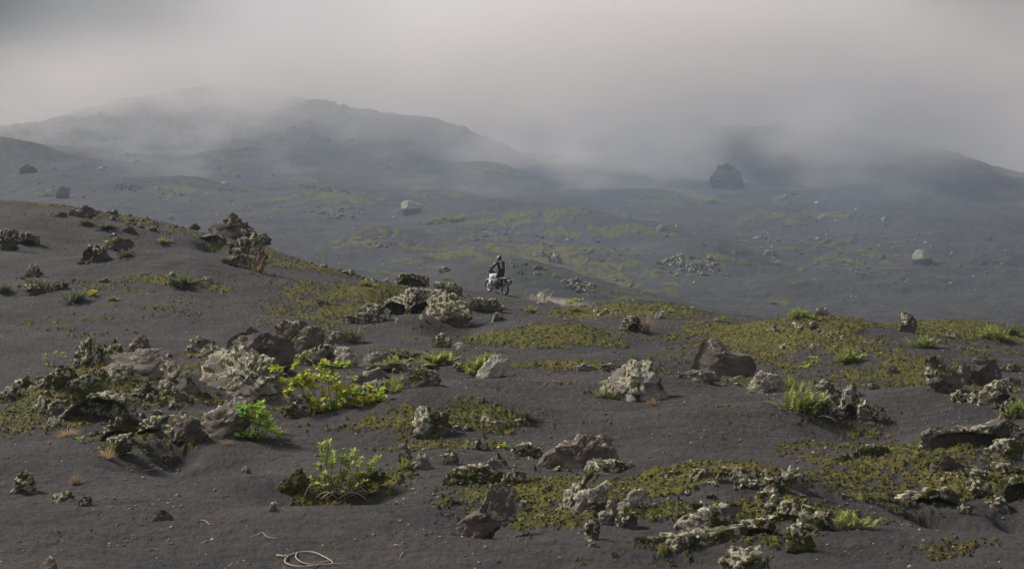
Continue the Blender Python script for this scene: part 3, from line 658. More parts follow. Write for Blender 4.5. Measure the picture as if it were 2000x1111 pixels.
 ('dark brown rounded slab standing at the right', [(1893,752),(1895,718),(1908,702),(1928,697),(1948,708),(1958,734),(1952,752),(1920,760)], dict(lichen=.2, moss=.1, tone=.24, depth=.6, rough=.7)),
 ('small crusted ridge behind the dark rounded slab', blob(1976, 728, 40, 16), dict(lichen=.45, moss=.3, tone=.3)),
 ('thin crusted plate lying over the boulders at the right edge', [(1922,756),(1945,746),(1975,736),(1990,742),(1994,752),(1965,756),(1935,762)], dict(lichen=.6, moss=.1, tone=.4, depth=.8)),
 ('angular boulder under the thin crusted plate', [(1918,806),(1920,780),(1934,762),(1955,754),(1978,764),(1984,790),(1966,808)], dict(lichen=.5, moss=.3, tone=.42, cave=(.65,.4,.2,.3,.7))),
 ('slanting crusted rock at the right edge beside the green fern', [(1952,818),(1960,796),(1980,778),(1992,784),(1988,810),(1970,822)], dict(lichen=.6, moss=.2, tone=.4)),
 ('left white crusted stone below the pinnacle slab', blob(1878, 788, 30, 22), dict(lichen=.8, moss=.3, tone=.35)),
 ('right white crusted stone below the pinnacle slab', blob(1906, 790, 34, 24), dict(lichen=.72, moss=.4, tone=.35)),
 ('long block with white crusted rim and dark front face at the right', [(1812,884),(1810,846),(1824,834),(1870,836),(1915,838),(1945,830),(1962,824),(1976,840),(1974,868),(1930,886),(1870,892)], dict(lichen=.42, moss=.15, tone=.2, depth=.7, cave=(.5,.35,.42,.34,.35), lean=.1)),
 ('crusted boulder at the right frame edge above the long block', [(1976,880),(1978,846),(1992,834),(2020,838),(2030,870),(2000,886)], dict(lichen=.5, moss=.2, tone=.4)),
 ('shaggy brown rock on the slope below the long block', [(1922,902),(1930,880),(1955,868),(1985,862),(2010,876),(2008,900),(1965,908)], dict(lichen=.35, moss=.4, tone=.35)),
 ('dark brown stump like rock below the left end of the long block', [(1818,926),(1824,902),(1842,892),(1864,896),(1874,914),(1860,930)], dict(lichen=.1, moss=.2, tone=.2)),
 ('long slanting ledge with white rim in the lower right slope', [(1868,912),(1880,906),(1915,920),(1950,934),(1985,948),(1975,956),(1935,948),(1890,930)], dict(lichen=.6, moss=.5, tone=.15, depth=1.2)),
 ('second slanting ledge above the long one in the lower right slope', [(1925,914),(1950,904),(1985,916),(2010,930),(1990,938),(1955,928)], dict(lichen=.5, moss=.4, tone=.2)),
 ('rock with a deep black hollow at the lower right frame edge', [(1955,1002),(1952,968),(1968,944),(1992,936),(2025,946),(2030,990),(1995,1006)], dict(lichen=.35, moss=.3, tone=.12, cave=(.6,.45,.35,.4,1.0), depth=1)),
 ('knobbly white stone left of the deep black hollow', [(1902,968),(1906,944),(1922,938),(1936,950),(1934,972),(1915,978)], dict(lichen=.75, moss=.4, tone=.2)),
 ('lowest white crusted rock on the lower right slope', [(1938,1002),(1944,980),(1960,974),(1970,988),(1966,1006)], dict(lichen=.65, moss=.3, tone=.3)),
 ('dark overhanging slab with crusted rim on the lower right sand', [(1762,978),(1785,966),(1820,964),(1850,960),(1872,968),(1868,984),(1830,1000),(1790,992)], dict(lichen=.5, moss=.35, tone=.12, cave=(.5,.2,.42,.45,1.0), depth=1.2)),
 ('small white crusted stone in front of the dark overhanging slab', blob(1884, 1008, 36, 18), dict(lichen=.9, moss=.2, tone=.4)),
 ('flat brown stone on the moss above the dark overhanging slab', blob(1776, 966, 24, 10), dict(lichen=.1, moss=.1, tone=.4)),
 ('knobbly white crusted rock on the crest of the right mound', [(1757,652),(1760,632),(1768,616),(1784,618),(1792,636),(1784,652)], dict(lichen=.6, moss=.2, tone=.3)),
 ('grey crusted stone on the crest beside the tall tuft', blob(1606, 620, 24, 18), dict(lichen=.6, moss=.1, tone=.5)),
 ('brown dome shaped stone on the sand below the right mound', blob(1744, 734, 24, 20), dict(lichen=.3, moss=.2, tone=.3)),
 ('flat dark stone on the moss left of the pinnacle slab', blob(1704, 762, 30, 12), dict(lichen=.2, moss=.2, tone=.4)),
 ('low mossy rock with orange tint on the right sand', [(1668,892),(1680,876),(1705,868),(1725,876),(1735,890),(1700,898)], dict(lichen=.45, moss=.7, tone=.4)),
 ('small moss edged stone below the orange tinted rock', blob(1650, 906, 44, 16), dict(lichen=.4, moss=.6, tone=.4)),
 # --- centre foreground
 ('brown wedge shaped boulder with white upper edge in the centre foreground', [(1058,912),(1072,892),(1108,872),(1148,853),(1178,848),(1196,852),(1208,884),(1210,914),(1160,926),(1100,922)], dict(lichen=.3, moss=.05, tone=.33, depth=.8, rough=.7, lean=.4)),
 ('white crusted stones in front of the wedge boulder on its right', [(1150,922),(1152,900),(1166,892),(1178,904),(1200,902),(1218,908),(1232,902),(1234,922),(1190,930)], dict(lichen=.8, moss=.3, tone=.4)),
 ('low crusted stone left of the wedge boulder', [(1000,888),(1012,872),(1032,868),(1050,878),(1064,890),(1035,896)], dict(lichen=.7, moss=.5, tone=.3)),
 ('round crusted stone left below the wedge boulder', blob(972, 916, 34, 26), dict(lichen=.6, moss=.2, tone=.4)),
 ('crusted stone on the moss strip below the central stump', blob(938, 882, 36, 22), dict(lichen=.7, moss=.5, tone=.3)),
 ('long dark mossy rock in the centre foreground', [(868,948),(874,930),(900,918),(935,914),(965,918),(990,926),(985,938),(940,946),(900,954)], dict(lichen=.45, moss=.75, tone=.15)),
 ('knobbly crusted rock right of the long dark mossy rock', [(984,948),(986,930),(1004,920),(1022,928),(1028,946),(1005,954)], dict(lichen=.65, moss=.3, tone=.4)),
 ('brown fin shaped slab pointing up in the centre foreground', [(886,1048),(902,1020),(932,1006),(946,988),(956,962),(972,950),(996,953),(1004,975),(1012,992),(1000,1012),(972,1032),(935,1052),(905,1060)], dict(lichen=.42, moss=.15, tone=.38, depth=.5, lean=.2, rough=.8)),
 ('white crusted lump on the right flank of the fin shaped slab', [(994,1006),(996,984),(1010,974),(1026,984),(1028,1002),(1012,1010)], dict(lichen=.75, moss=.4, tone=.35)),
 ('upper of two leaning white crusted slabs in the foreground', [(1082,998),(1098,974),(1124,950),(1150,934),(1168,938),(1160,952),(1130,976),(1104,1002)], dict(lichen=.7, moss=.35, tone=.45, depth=.6, lean=.6)),
 ('lower of two leaning white crusted slabs in the foreground', [(1114,1004),(1130,982),(1158,964),(1182,950),(1190,958),(1178,974),(1146,992),(1126,1008)], dict(lichen=.6, moss=.1, tone=.6, depth=.6, lean=.5)),
 ('pointed pale rock between leaning slabs and dark hollow slab', [(1172,1028),(1178,1004),(1192,982),(1200,978),(1204,1000),(1212,1016),(1196,1032)], dict(lichen=.55, moss=.1, tone=.5, depth=.7)),
 ('pale sloping slab joined to the pointed pale rock', [(1202,1008),(1216,986),(1238,968),(1256,964),(1262,976),(1242,992),(1218,1010)], dict(lichen=.55, moss=.1, tone=.6, depth=.7, lean=.5)),
 ('white crusted stone at the foot of the pale sloping slab', blob(1222, 1036, 42, 34), dict(lichen=.6, moss=.7, tone=.2)),
 ('standing crusted stone left below the pointed pale rock', [(1144,1054),(1146,1028),(1158,1014),(1170,1022),(1168,1044),(1158,1058)], dict(lichen=.7, moss=.4, tone=.35)),
 ('tiny white stone below the standing crusted stone', blob(1158, 1070, 15, 16), dict(lichen=.9, moss=0, tone=.6)),
 ('flat white stone lying on the sand left of the leaning slabs', blob(1056, 1018, 26, 12), dict(lichen=.8, moss=0, tone=.6)),
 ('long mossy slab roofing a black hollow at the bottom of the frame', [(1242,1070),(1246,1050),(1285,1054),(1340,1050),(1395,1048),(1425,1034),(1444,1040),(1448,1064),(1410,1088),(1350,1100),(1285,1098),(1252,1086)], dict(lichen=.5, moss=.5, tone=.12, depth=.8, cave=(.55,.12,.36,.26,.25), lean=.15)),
 ('crusted rock cut by the bottom edge right of the mossy slab', [(1412,1118),(1418,1094),(1445,1080),(1475,1082),(1500,1096),(1506,1118),(1460,1128)], dict(lichen=.72, moss=.25, tone=.45)),
 ('knobbly stone on top left of the bottom crusted rock', blob(1438, 1092, 40, 22), dict(lichen=.75, moss=.4, tone=.35)),
 ('long narrow white crusted slab in the right foreground', [(1326,1030),(1345,1012),(1385,1002),(1425,992),(1458,988),(1462,998),(1440,1012),(1395,1026),(1350,1036)], dict(lichen=.66, moss=.35, tone=.45, depth=.7, lean=.5)),
 ('crusted stone behind the long narrow white slab', blob(1368, 1004, 50, 22), dict(lichen=.6, moss=.4, tone=.35)),
 ('dark undercut slab right below the long narrow white slab', [(1438,1040),(1455,1024),(1485,1020),(1510,1026),(1518,1040),(1490,1054),(1455,1052)], dict(lichen=.4, moss=.6, tone=.12, cave=(.5,.2,.4,.4,.9))),
 ('mossy crusted rock at the right end of the foreground bank', [(1538,1072),(1540,1046),(1556,1034),(1576,1042),(1590,1060),(1580,1078),(1556,1084)], dict(lichen=.4, moss=.8, tone=.12)),
 ('crusted knob at the left end of the white stone row on the foreground bank', blob(1372, 944, 46, 26), dict(lichen=.65, moss=.4, tone=.3)),
 ('double crusted knob in the middle of the white stone row', blob(1440, 948, 62, 34), dict(lichen=.6, moss=.4, tone=.35)),
 ('round crusted knob near the right end of the white stone row', blob(1508, 966, 46, 42), dict(lichen=.7, moss=.4, tone=.25)),
 ('largest pale knob closing the white stone row on the right', blob(1550, 960, 56, 42), dict(lichen=.65, moss=.2, tone=.5)),
 ('leaning crusted plate below the largest pale knob', [(1488,1012),(1496,992),(1515,974),(1532,976),(1530,994),(1508,1014)], dict(lichen=.55, moss=.5, tone=.3, depth=.7)),
 ('crusted stone in the middle of the bank right of the long narrow slab', blob(1545, 1022, 52, 40), dict(lichen=.6, moss=.5, tone=.25)),
 ('crusted ridge running down to the right edge of the bank', [(1566,1012),(1580,992),(1604,1000),(1622,1022),(1632,1038),(1608,1042),(1582,1030)], dict(lichen=.55, moss=.5, tone=.3)),
 ('central mossy stump of rock with white flecks on the moss mound', [(802,854),(806,826),(814,804),(828,800),(850,808),(868,812),(876,836),(880,854),(845,860)], dict(lichen=.5, moss=.45, tone=.3)),
 ('small brown horn of rock standing beside a green sprig', [(782,912),(780,880),(784,862),(793,864),(800,884),(808,910),(796,918)], dict(lichen=.1, moss=.0, tone=.35, depth=.8)),
 ('pale crusted rock right of the small brown horn', blob(826, 920, 34, 30), dict(lichen=.55, moss=.4, tone=.5)),
 ('small pointed crusted stone right of the horn and sprig', [(864,908),(868,892),(878,878),(888,884),(896,900),(884,910)], dict(lichen=.5, moss=.3, tone=.4)),
 ('mossy rock left behind the succulent shrub', [(538,966),(545,944),(568,928),(590,926),(600,946),(596,968),(570,976)], dict(lichen=.3, moss=.6, tone=.2)),
 ('dark mossy rock right behind the succulent shrub', [(700,948),(708,928),(730,920),(752,926),(760,940),(735,952)], dict(lichen=.35, moss=.7, tone=.12)),
 ('mossy white flecked rock below the yellow leaved shrub', [(556,818),(560,798),(580,786),(602,790),(612,808),(600,820)], dict(lichen=.5, moss=.6, tone=.25)),
 ('stone with a small black hollow beside the dry tan grass', [(1212,650),(1216,632),(1228,620),(1242,622),(1252,636),(1250,652)], dict(lichen=.45, moss=.2, tone=.4, cave=(.62,.28,.22,.3,1.0))),
 ('pale flat stone on the crest left of the yellow sprig', blob(1293, 624, 28, 16), dict(lichen=.4, moss=.1, tone=.8)),
 ('small white stone alone on the grey sand at the lower left', blob(480, 927, 16, 15), dict(lichen=.9, moss=.1, tone=.6)),
 ('small white stone on the sand left below the succulent shrub', blob(535, 1000, 20, 17), dict(lichen=.85, moss=.2, tone=.6)),
 ('grey crusted cone of rock near the left frame edge', [(20,966),(26,948),(36,926),(48,920),(58,938),(66,960),(44,970)], dict(lichen=.6, moss=.2, tone=.35)),
 ('larger white crusted stone of the lower left pair', blob(124, 984, 44, 22), dict(lichen=.9, moss=.3, tone=.5)),
 ('smaller white crusted stone of the lower left pair', blob(166, 990, 26, 20), dict(lichen=.85, moss=.3, tone=.5)),
 ('furry brown stone alone on the lower left sand', blob(318, 1020, 38, 20), dict(lichen=.4, moss=.4, tone=.35)),
 ('stone stub cut by the bottom edge at the lower left', [(78,1120),(84,1098),(94,1090),(108,1104),(114,1122)], dict(lichen=.2, moss=.0, tone=.45)),
 ('small crusted stone on the edge of the sand below the wedge boulder', blob(1308, 938, 38, 16), dict(lichen=.5, moss=.2, tone=.4)),
 ('tiny pale stone on the slope right below the rider', blob(1051, 594, 9, 9), dict(lichen=.3, moss=.2, tone=.9)),
 ('pale stone on the sand right of the moss mound with dry tuft', blob(1020, 836, 34, 18), dict(lichen=.4, moss=.4, tone=.75)),
 ('crusted stones beside the pale stone on the moss mound', blob(958, 836, 52, 18), dict(lichen=.7, moss=.6, tone=.35)),
]
for lb, poly, kw in RK: rock(lb, poly, **kw)
VK = [   # beyond the crest
 ('block like boulder with a bright flat top alone in the valley', [(783,400),(786,394),(800,393),(818,398),(826,402),(820,412),(816,423),(795,424),(787,416)], dict(lichen=.0, moss=.1, tone=.2, flat=.5, lean=.2, depth=1.4, rough=.35, lit_top=1)),
 ('tall rounded boulder below the fog on the right hillside', [(1389,368),(1391,350),(1402,334),(1408,323),(1421,320),(1434,328),(1441,337),(1453,354),(1449,366),(1438,373),(1410,375)], dict(lichen=.05, moss=.45, tone=.1, depth=.8, rough=.9, flat=.55, sub=5)),
 ('square cut boulder with a white top alone on the right slope', [(1782,516),(1783,494),(1790,490),(1812,490),(1818,496),(1820,512),(1810,520),(1790,520)], dict(lichen=.0, moss=.1, tone=.2, flat=.5, rough=.3, lit_top=.9)),
 ('squarish boulder beside a green bush on the far left slope', [(108,386),(110,372),(120,366),(132,368),(134,384),(122,390)], dict(lichen=.2, moss=.2, tone=.35, flat=.6)),
 ('dark jagged stone on the far left hillside', blob(56, 340, 32, 17), dict(lichen=.2, moss=.1, tone=.3)),
 ('flat pale stone on the hillside right of the tall boulder', blob(1532, 392, 36, 13), dict(lichen=.1, moss=.0, tone=.95)),
 ('reddish pale stone on the right hillside among low plants', blob(1611, 428, 20, 11), dict(lichen=.1, moss=.0, tone=.85)),
 ('small white stone right of the reddish one', blob(1728, 432, 13, 8), dict(lichen=.2, moss=.0, tone=.95)),
 ('grey stone in the valley above the long mossy ridge', blob(1291, 453, 22, 12), dict(lichen=.2, moss=.1, tone=.6)),
 ('pale flat stone in the valley right of the mossy ridge', blob(1481, 467, 26, 5), dict(lichen=.2, moss=.0, tone=.9)),
 ('left of two grey stones behind the rider to the right', [(1040,502),(1044,494),(1056,490),(1066,495),(1066,503),(1052,506)], dict(lichen=.3, moss=.1, tone=.35)),
 ('right and larger of two grey stones behind the rider', [(1068,506),(1070,498),(1080,494),(1092,500),(1098,512),(1088,517),(1076,514)], dict(lichen=.35, moss=.1, tone=.4)),
 ('pale stone below the crest at the end of the sandy shoulder', blob(1348, 614, 22, 13), dict(lichen=.1, moss=.0, tone=.85)),
 ('dark angular stone on the right slope left of the square boulder', blob(1725, 506, 12, 11), dict(lichen=.1, moss=.1, tone=.2)),
 ('white stone beside a dark one low on the right slope', blob(1774, 552, 12, 7), dict(lichen=.1, moss=.0, tone=.95)),
 ('dark stone left beside the low white one on the right slope', blob(1764, 549, 8, 6), dict(lichen=.1, moss=.0, tone=.15)),
 ('pointed grey stone in the valley above the dark slope', blob(1502, 500, 24, 12), dict(lichen=.2, moss=.1, tone=.45)),
 ('pale stone with a green plant in the middle right valley', blob(1614, 478, 18, 11), dict(lichen=.2, moss=.1, tone=.6)),
 ('small pale stone on the left valley floor', blob(437, 361, 15, 6), dict(lichen=.2, moss=.0, tone=.95)),
 ('upper pale stone on the far left valley floor', blob(197, 333, 12, 7), dict(lichen=.2, moss=.0, tone=.95)),
 ('pale flat stone beside the far left heap of dark stones', blob(267, 318, 14, 6), dict(lichen=.2, moss=.0, tone=.8)),
 ('brown stone alone on the far right slope', blob(1922, 518, 13, 9), dict(lichen=.1, moss=.0, tone=.25)),
 ('dark grey stone above the bright bush left of the rider', [(856,530),(860,524),(872,522),(880,528),(878,534),(864,536)], dict(lichen=.25, moss=.2, tone=.2)),
]
for lb, poly, kw in VK: rock(lb, poly, dmin=96, **kw)

# clusters of small stones: every stone a thing of its own, sharing a few meshes
PROTO = []
for k in range(9):
    r = random.Random(k); n = 10
    P = np.array([(-math.cos(math.pi * i / (n - 1)) * .5 * r.uniform(.8, 1.1), math.sin(math.pi * i / (n - 1)) * .7 * r.uniform(.65, 1.15)) for i in range(n)] + [(.3, -.2), (-.3, -.2)])
    lc = (.5, .75, .35, .6, .8, .3, .55, .1, .0)[k]; tn = (.35, .3, .25, .4, .3, .2, .3, .9, .6)[k]
    V, Fc, A = rock_geo(P, .8, 900 + k, 4, lc, .35 if k < 7 else 0, tn, None, .1, 1.2, .13)
    me = mesh_np('rock_proto', V, Fc, ROCK, attrs=A); PROTO.append(me.data); bpy.data.objects.remove(me)
def scatter(label, group, cx, cy, rx, ry, n, smin, smax, protos=(0, 1, 2, 3, 4, 5, 6), dmin=0, name='small_rock', cat='rock', slope=0, seed=1, line=False):
    r = random.Random(seed * 977 + int(cx))
    for i in range(n):
        a = r.uniform(0, 2 * math.pi); q = math.sqrt(r.random()) if not line else r.random()
        dx = math.cos(a) * q * rx; px = cx + dx; py = cy + math.sin(a) * q * ry + slope * dx
        p = at(px, py, dmin); w = (smin + (smax - smin) * r.random() ** 2) * p[1] / F
        o = bpy.data.objects.new(name, PROTO[r.choice(protos)]); COL.objects.link(o)
        o.location = (p[0], p[1], p[2] - .06 * w); o.scale = (w, w * r.uniform(.7, 1.1), w * r.uniform(.45, .9))
        o.rotation_euler = (r.uniform(-.35, .35), r.uniform(-.35, .35), r.uniform(0, 6.28))
        o['px'] = w * F / p[1]; SMALL.append((o, label, cat, group, px))
SMALL = []
ORD = ['first', 'second', 'third', 'fourth', 'fifth', 'sixth', 'seventh', 'eighth', 'ninth', 'tenth', 'eleventh', 'twelfth', 'thirteenth', 'fourteenth', 'fifteenth', 'sixteenth', 'seventeenth', 'eighteenth', 'nineteenth', 'twentieth']
def ordinal(k, n):
    if k == 0: return 'leftmost'
    if k == n - 1: return 'rightmost'
    j = k if k < n - k else n - 1 - k; side = 'left' if k < n - k else 'right'
    return (ORD[j] if j < 20 else 'twenty ' + ORD[j - 20]) + ' from the ' + side
def finish_small(keep=300):
    order = sorted(SMALL, key=lambda t: -t[0]['px']); big, rest = order[:keep], order[keep:]
    groups = {}
    for t in big: groups.setdefault(t[3], []).append(t)
    for gname, L in groups.items():
        L.sort(key=lambda t: t[4]); n = len(L); mx = max(L, key=lambda t: t[0]['px'])[0]
        for k, (o, label, cat, group, px) in enumerate(L):
            look = LOOK[o.data.name.split('.')[0]] if False else LOOKS[PROTO.index(o.data)]
            sc = o.scale; shape = 'tall' if sc[2] > sc[0] * .8 else ('flat' if sc[2] < sc[0] * .58 else 'squat')
            lb = shape + ' ' + look + ' stone, ' + (ordinal(k, n) if n > 1 else 'only one') + (' of the ' if not group.startswith('dense') else ' of the ') + group
            tag(o, lb if len(lb.split()) <= 16 else label, cat, group)
            del o['px']
    Vs, Fs, AT, n = [], [], {'lichen': [], 'moss': [], 'tone': []}, 0
    cache = {}
    for (o, *_r) in rest:
        me = o.data
        if me.name not in cache:
            co = np.empty(len(me.vertices) * 3, np.float32); me.vertices.foreach_get('co', co)
            fi = np.empty(len(me.loops), np.int32); me.loops.foreach_get('vertex_index', fi)
            at_ = {}
            for k in AT:
                a = np.empty(len(me.vertices), np.float32); me.attributes[k].data.foreach_get('value', a); at_[k] = a
            cache[me.name] = (co.reshape(-1, 3), fi.reshape(-1, 3), at_)
        co, fi, at_ = cache[me.name]
        M = np.array(Matrix.LocRotScale(o.location, o.rotation_euler, o.scale)); Vs.append(co @ M[:3, :3].T + M[:3, 3]); Fs.append(fi + n); n += len(co)
        for k in AT: AT[k].append(at_[k])
        bpy.data.objects.remove(o)
    if Vs:
        o = mesh_np('rubble', np.concatenate(Vs), np.concatenate(Fs), ROCK, attrs={k: np.concatenate(v) for k, v in AT.items()})
        tag(o, 'small grey stones strewn too thick to count over the slopes', 'rubble', kind='stuff')
LOOKS = ['grey speckled', 'white crusted', 'dark speckled', 'grey crusted', 'white knobbly', 'dark grey', 'brown crusted', 'pale', 'grey']
SC = [
 ('small white crusted stone scattered on the mossy right mound', 'right mound stones', 1560, 662, 105, 26, 30, 9, 26, (1, 3, 4, 6), 0, 0),
 ('small crusted stone on the right mound near the tufts', 'stones by the right crest tufts', 1858, 655, 30, 8, 9, 12, 24, (1, 3, 4), 0, 0),
 ('knobbly white stone in the crusted bank of the right foreground', 'crusted foreground bank', 1540, 985, 75, 42, 38, 16, 42, (1, 3, 4, 6), 0, .35),
 ('small crusted stone along the rim of the foreground moss', 'foreground moss rim', 1430, 945, 100, 10, 14, 14, 34, (1, 3, 4), 0, .1),
 ('small crusted stone in the foreground moss between the slabs', 'stones between foreground slabs', 1300, 985, 110, 30, 16, 8, 26, (1, 2, 3), 0, 0),
 ('small white crusted stone in the band along the upper left ridge', 'upper left ridge band', 245, 425, 65, 14, 30, 7, 18, (0, 1, 2, 5, 6), 0, .24),
 ('small brown crusted stone on the left ridge right of the dark stone', 'left ridge saddle', 320, 448, 55, 6, 14, 8, 20, (0, 2, 5), 0, .05),
 ('small white crusted stone in the line along the crest left of the rider', 'crest line left of the rider', 712, 530, 60, 7, 20, 9, 20, (1, 3, 4, 6), 0, .20),
 ('small crusted stone on the moss left of the crest line', 'stones on the sandy crest', 610, 512, 40, 6, 6, 10, 20, (0, 2, 3), 0, .2),
 ('small crusted stone beside the lava arch', 'stones beside the lava arch', 905, 600, 60, 14, 16, 8, 20, (1, 3, 4), 0, .15),
 ('small white stone in the heap on the mossy rise right of the rider', 'heap on the mossy rise', 1185, 612, 30, 7, 14, 9, 20, (1, 3, 4), 0, 0),
 ('small dark stone around the dark pair on the left slope', 'stones around the dark pair', 200, 498, 45, 16, 14, 7, 18, (0, 2, 5, 6), 0, -.3),
 ('small crusted stone around the left rock pile', 'stones around the left pile', 215, 785, 120, 70, 34, 9, 28, (0, 1, 3, 4, 6), 0, 0),
 ('small crusted stone at the left flank of the rock pile', 'left flank of the pile', 105, 765, 50, 40, 22, 12, 30, (1, 4, 6), 0, -.2),
 ('small crusted stone along the boulder ridge behind the yellow shrub', 'stones along the boulder ridge', 560, 712, 130, 25, 28, 10, 26, (0, 1, 3), 0, 0),
 ('small stone among the ferns in the centre left', 'stones among the ferns', 780, 735, 85, 22, 18, 9, 24, (0, 3, 5), 0, 0),
 ('small crusted stone beside the wedge boulder', 'stones around the wedge boulder', 1090, 905, 150, 22, 22, 8, 24, (1, 3, 4), 0, 0),
 ('small crusted stone on the lower right slope', 'lower right slope stones', 1880, 945, 110, 38, 34, 9, 28, (0, 1, 3, 4, 6), 0, .15),
 ('small crusted stone around the standing slabs at the right', 'standing slab stones', 1910, 770, 85, 28, 22, 9, 26, (0, 1, 3, 4), 0, .1),
 ('small crusted stone around the white crusted heap beside the shrub', 'stones of the crusted heap', 1655, 800, 60, 26, 16, 12, 30, (1, 3, 4), 0, .3),
 ('small pale stone at the foot of the two humped boulder', 'stones at the two humped boulder', 1420, 745, 110, 9, 18, 8, 22, (0, 3, 8), 0, .1),
 ('small crusted stone on the central moss mound', 'stones on the central moss mound', 900, 830, 130, 16, 20, 7, 20, (1, 3, 4), 0, 0),
 ('small stone on the left slope among the dull tufts', 'left tuft stones', 110, 560, 90, 18, 18, 7, 18, (0, 2, 5), 0, .1),
]
FSC = [
 ('grey stone in the dense heap below the crest right of the rider', 'dense heap right of the rider', 1132, 560, 34, 12, 42, 7, 17, (0, 2, 5, 6), .12),
 ('grey stone in the upper row of the shoulder behind the rider', 'upper row on the shoulder', 1215, 552, 22, 6, 12, 6, 14, (0, 2, 5), .4),
 ('dark small stone on the shoulder behind the rider', 'stones on the shoulder behind the rider', 1030, 525, 45, 12, 14, 5, 12, (0, 2, 5), .15),
 ('small grey stone in the arc on the upper left valley mound', 'arc of stones on the upper valley mound', 635, 370, 55, 7, 34, 4, 9, (0, 1, 2, 5), .16),
 ('small grey stone on the face of the left valley mound', 'stones on the left valley mound', 655, 415, 55, 15, 40, 4, 11, (0, 1, 2, 5, 6), .1),
 ('small grey stone on the far left valley mound', 'stones on the far left valley mound', 335, 382, 35, 6, 16, 4, 9, (0, 1, 5), 0),
 ('small grey stone in the left valley heap', 'left valley heap', 250, 368, 30, 7, 18, 4, 9, (0, 1, 2), 0),
 ('dark stone in the far left heap under the fog', 'far left heap', 245, 304, 35, 7, 18, 4, 10, (0, 2, 5), -.1),
 ('small grey stone on the mound left behind the rider', 'stones on the mound left behind the rider', 755, 475, 70, 10, 24, 5, 12, (0, 1, 2, 5), 0),
 ('small dark stone on the long mossy ridge, left part', 'left part of the long mossy ridge', 945, 462, 70, 14, 24, 4, 11, (0, 1, 2, 5), 0),
 ('small grey stone on the long mossy ridge, middle part', 'middle part of the long mossy ridge', 1130, 485, 100, 22, 34, 4, 12, (0, 1, 2, 5), .15),
 ('grey crusted stone in the broken crust at the right end of the long ridge', 'long ridge end crust', 1345, 520, 62, 20, 64, 6, 17, (0, 1, 2, 5, 6), .05),
 ('small grey stone on the right valley floor', 'stones on the right valley floor', 1400, 462, 150, 22, 22, 4, 11, (0, 7, 8, 5), .1),
 ('small stone on the right hillside rows', 'stones on the right hillside', 1640, 440, 150, 50, 50, 3, 10, (0, 7, 8, 5, 2), .25),
 ('small stone on the far right slope', 'stones on the far right slope', 1850, 520, 140, 70, 34, 3, 8, (0, 7, 8, 5), 0),
 ('small stone between the moss bands of the right slope', 'stones in the moss bands of the right slope', 1640, 515, 90, 24, 26, 4, 12, (0, 2, 5), .2),
 ('pale stone on the slope of the foggy left hill', 'foggy left hill stones', 640, 255, 170, 35, 44, 4, 13, (0, 2, 8, 5), 0),
 ('stone near the saddle between the foggy hills', 'stones near the foggy saddle', 1160, 325, 120, 22, 24, 3, 10, (0, 7, 8), .1),
 ('small stone scattered on the left valley floor', 'stones on the left valley floor', 330, 350, 300, 60, 40, 2.5, 7, (0, 7, 2, 5), 0),
]
for k, (lb, gr, cx, cy, rx, ry, n, a, b, pr, dm, sl) in enumerate(SC): scatter(lb, gr, cx, cy, rx, ry, n, a, b, pr, dm, slope=sl, seed=k)
for k, (lb, gr, cx, cy, rx, ry, n, a, b, pr, sl) in enumerate(FSC): scatter(lb, gr, cx, cy, rx, ry, int(n * 2.2), a, b * 1.15, pr, 94, slope=sl, seed=k + 50)

finish_small()

# pale grit and dark crumbs strewn over the sand; one object, far too many to count
def grit():
    rs = np.random.RandomState(3); S, Fc = ico(1)
    sel = rs.rand(len(GX)) < np.where(GY < 110, .024, 0.006) ; sel &= (GY > 14) & (GY < 230) & (np.abs(GX) < GY * .42)
    idx = np.where(sel)[0]; x, y, z = GX[idx], GY[idx], GZ[idx]
    cl = noise2(x / 2.5 + 70, y / 2.0); k = rs.rand(len(idx)) < sstep(-.2, .5, cl) * .9 + .1
    x, y, z = x[k], y[k], z[k]; n = len(x)
    s = (.008 + .024 * rs.rand(n) ** 4) * np.where(y > 110, 3.0, 1) * (1 + y / 90)
    J = rs.uniform(.6, 1.3, (n, len(S), 1)) * np.ones((1, 1, 3)); sc = s[:, None, None] * np.stack([np.ones(n), rs.uniform(.7, 1, n), rs.uniform(.4, .8, n)], 1)[:, None, :]
    V = S[None] * J * sc + np.stack([x, y, z + s * .2], 1)[:, None]
    Fa = (Fc[None] + (np.arange(n) * len(S))[:, None, None]).reshape(-1, 3)
    tone = np.repeat(np.where(rs.rand(n) < .55, rs.uniform(.5, 1, n), rs.uniform(.0, .3, n)), len(S)); li = np.repeat((rs.rand(n) < .35) * 1.0, len(S))
    o = mesh_np('grit', V.reshape(-1, 3), Fa, ROCK, attrs={'tone': tone, 'lichen': li, 'moss': li * 0})
    tag(o, 'pale lichen crumbs and grit strewn over the black sand', 'grit', kind='stuff')
grit()

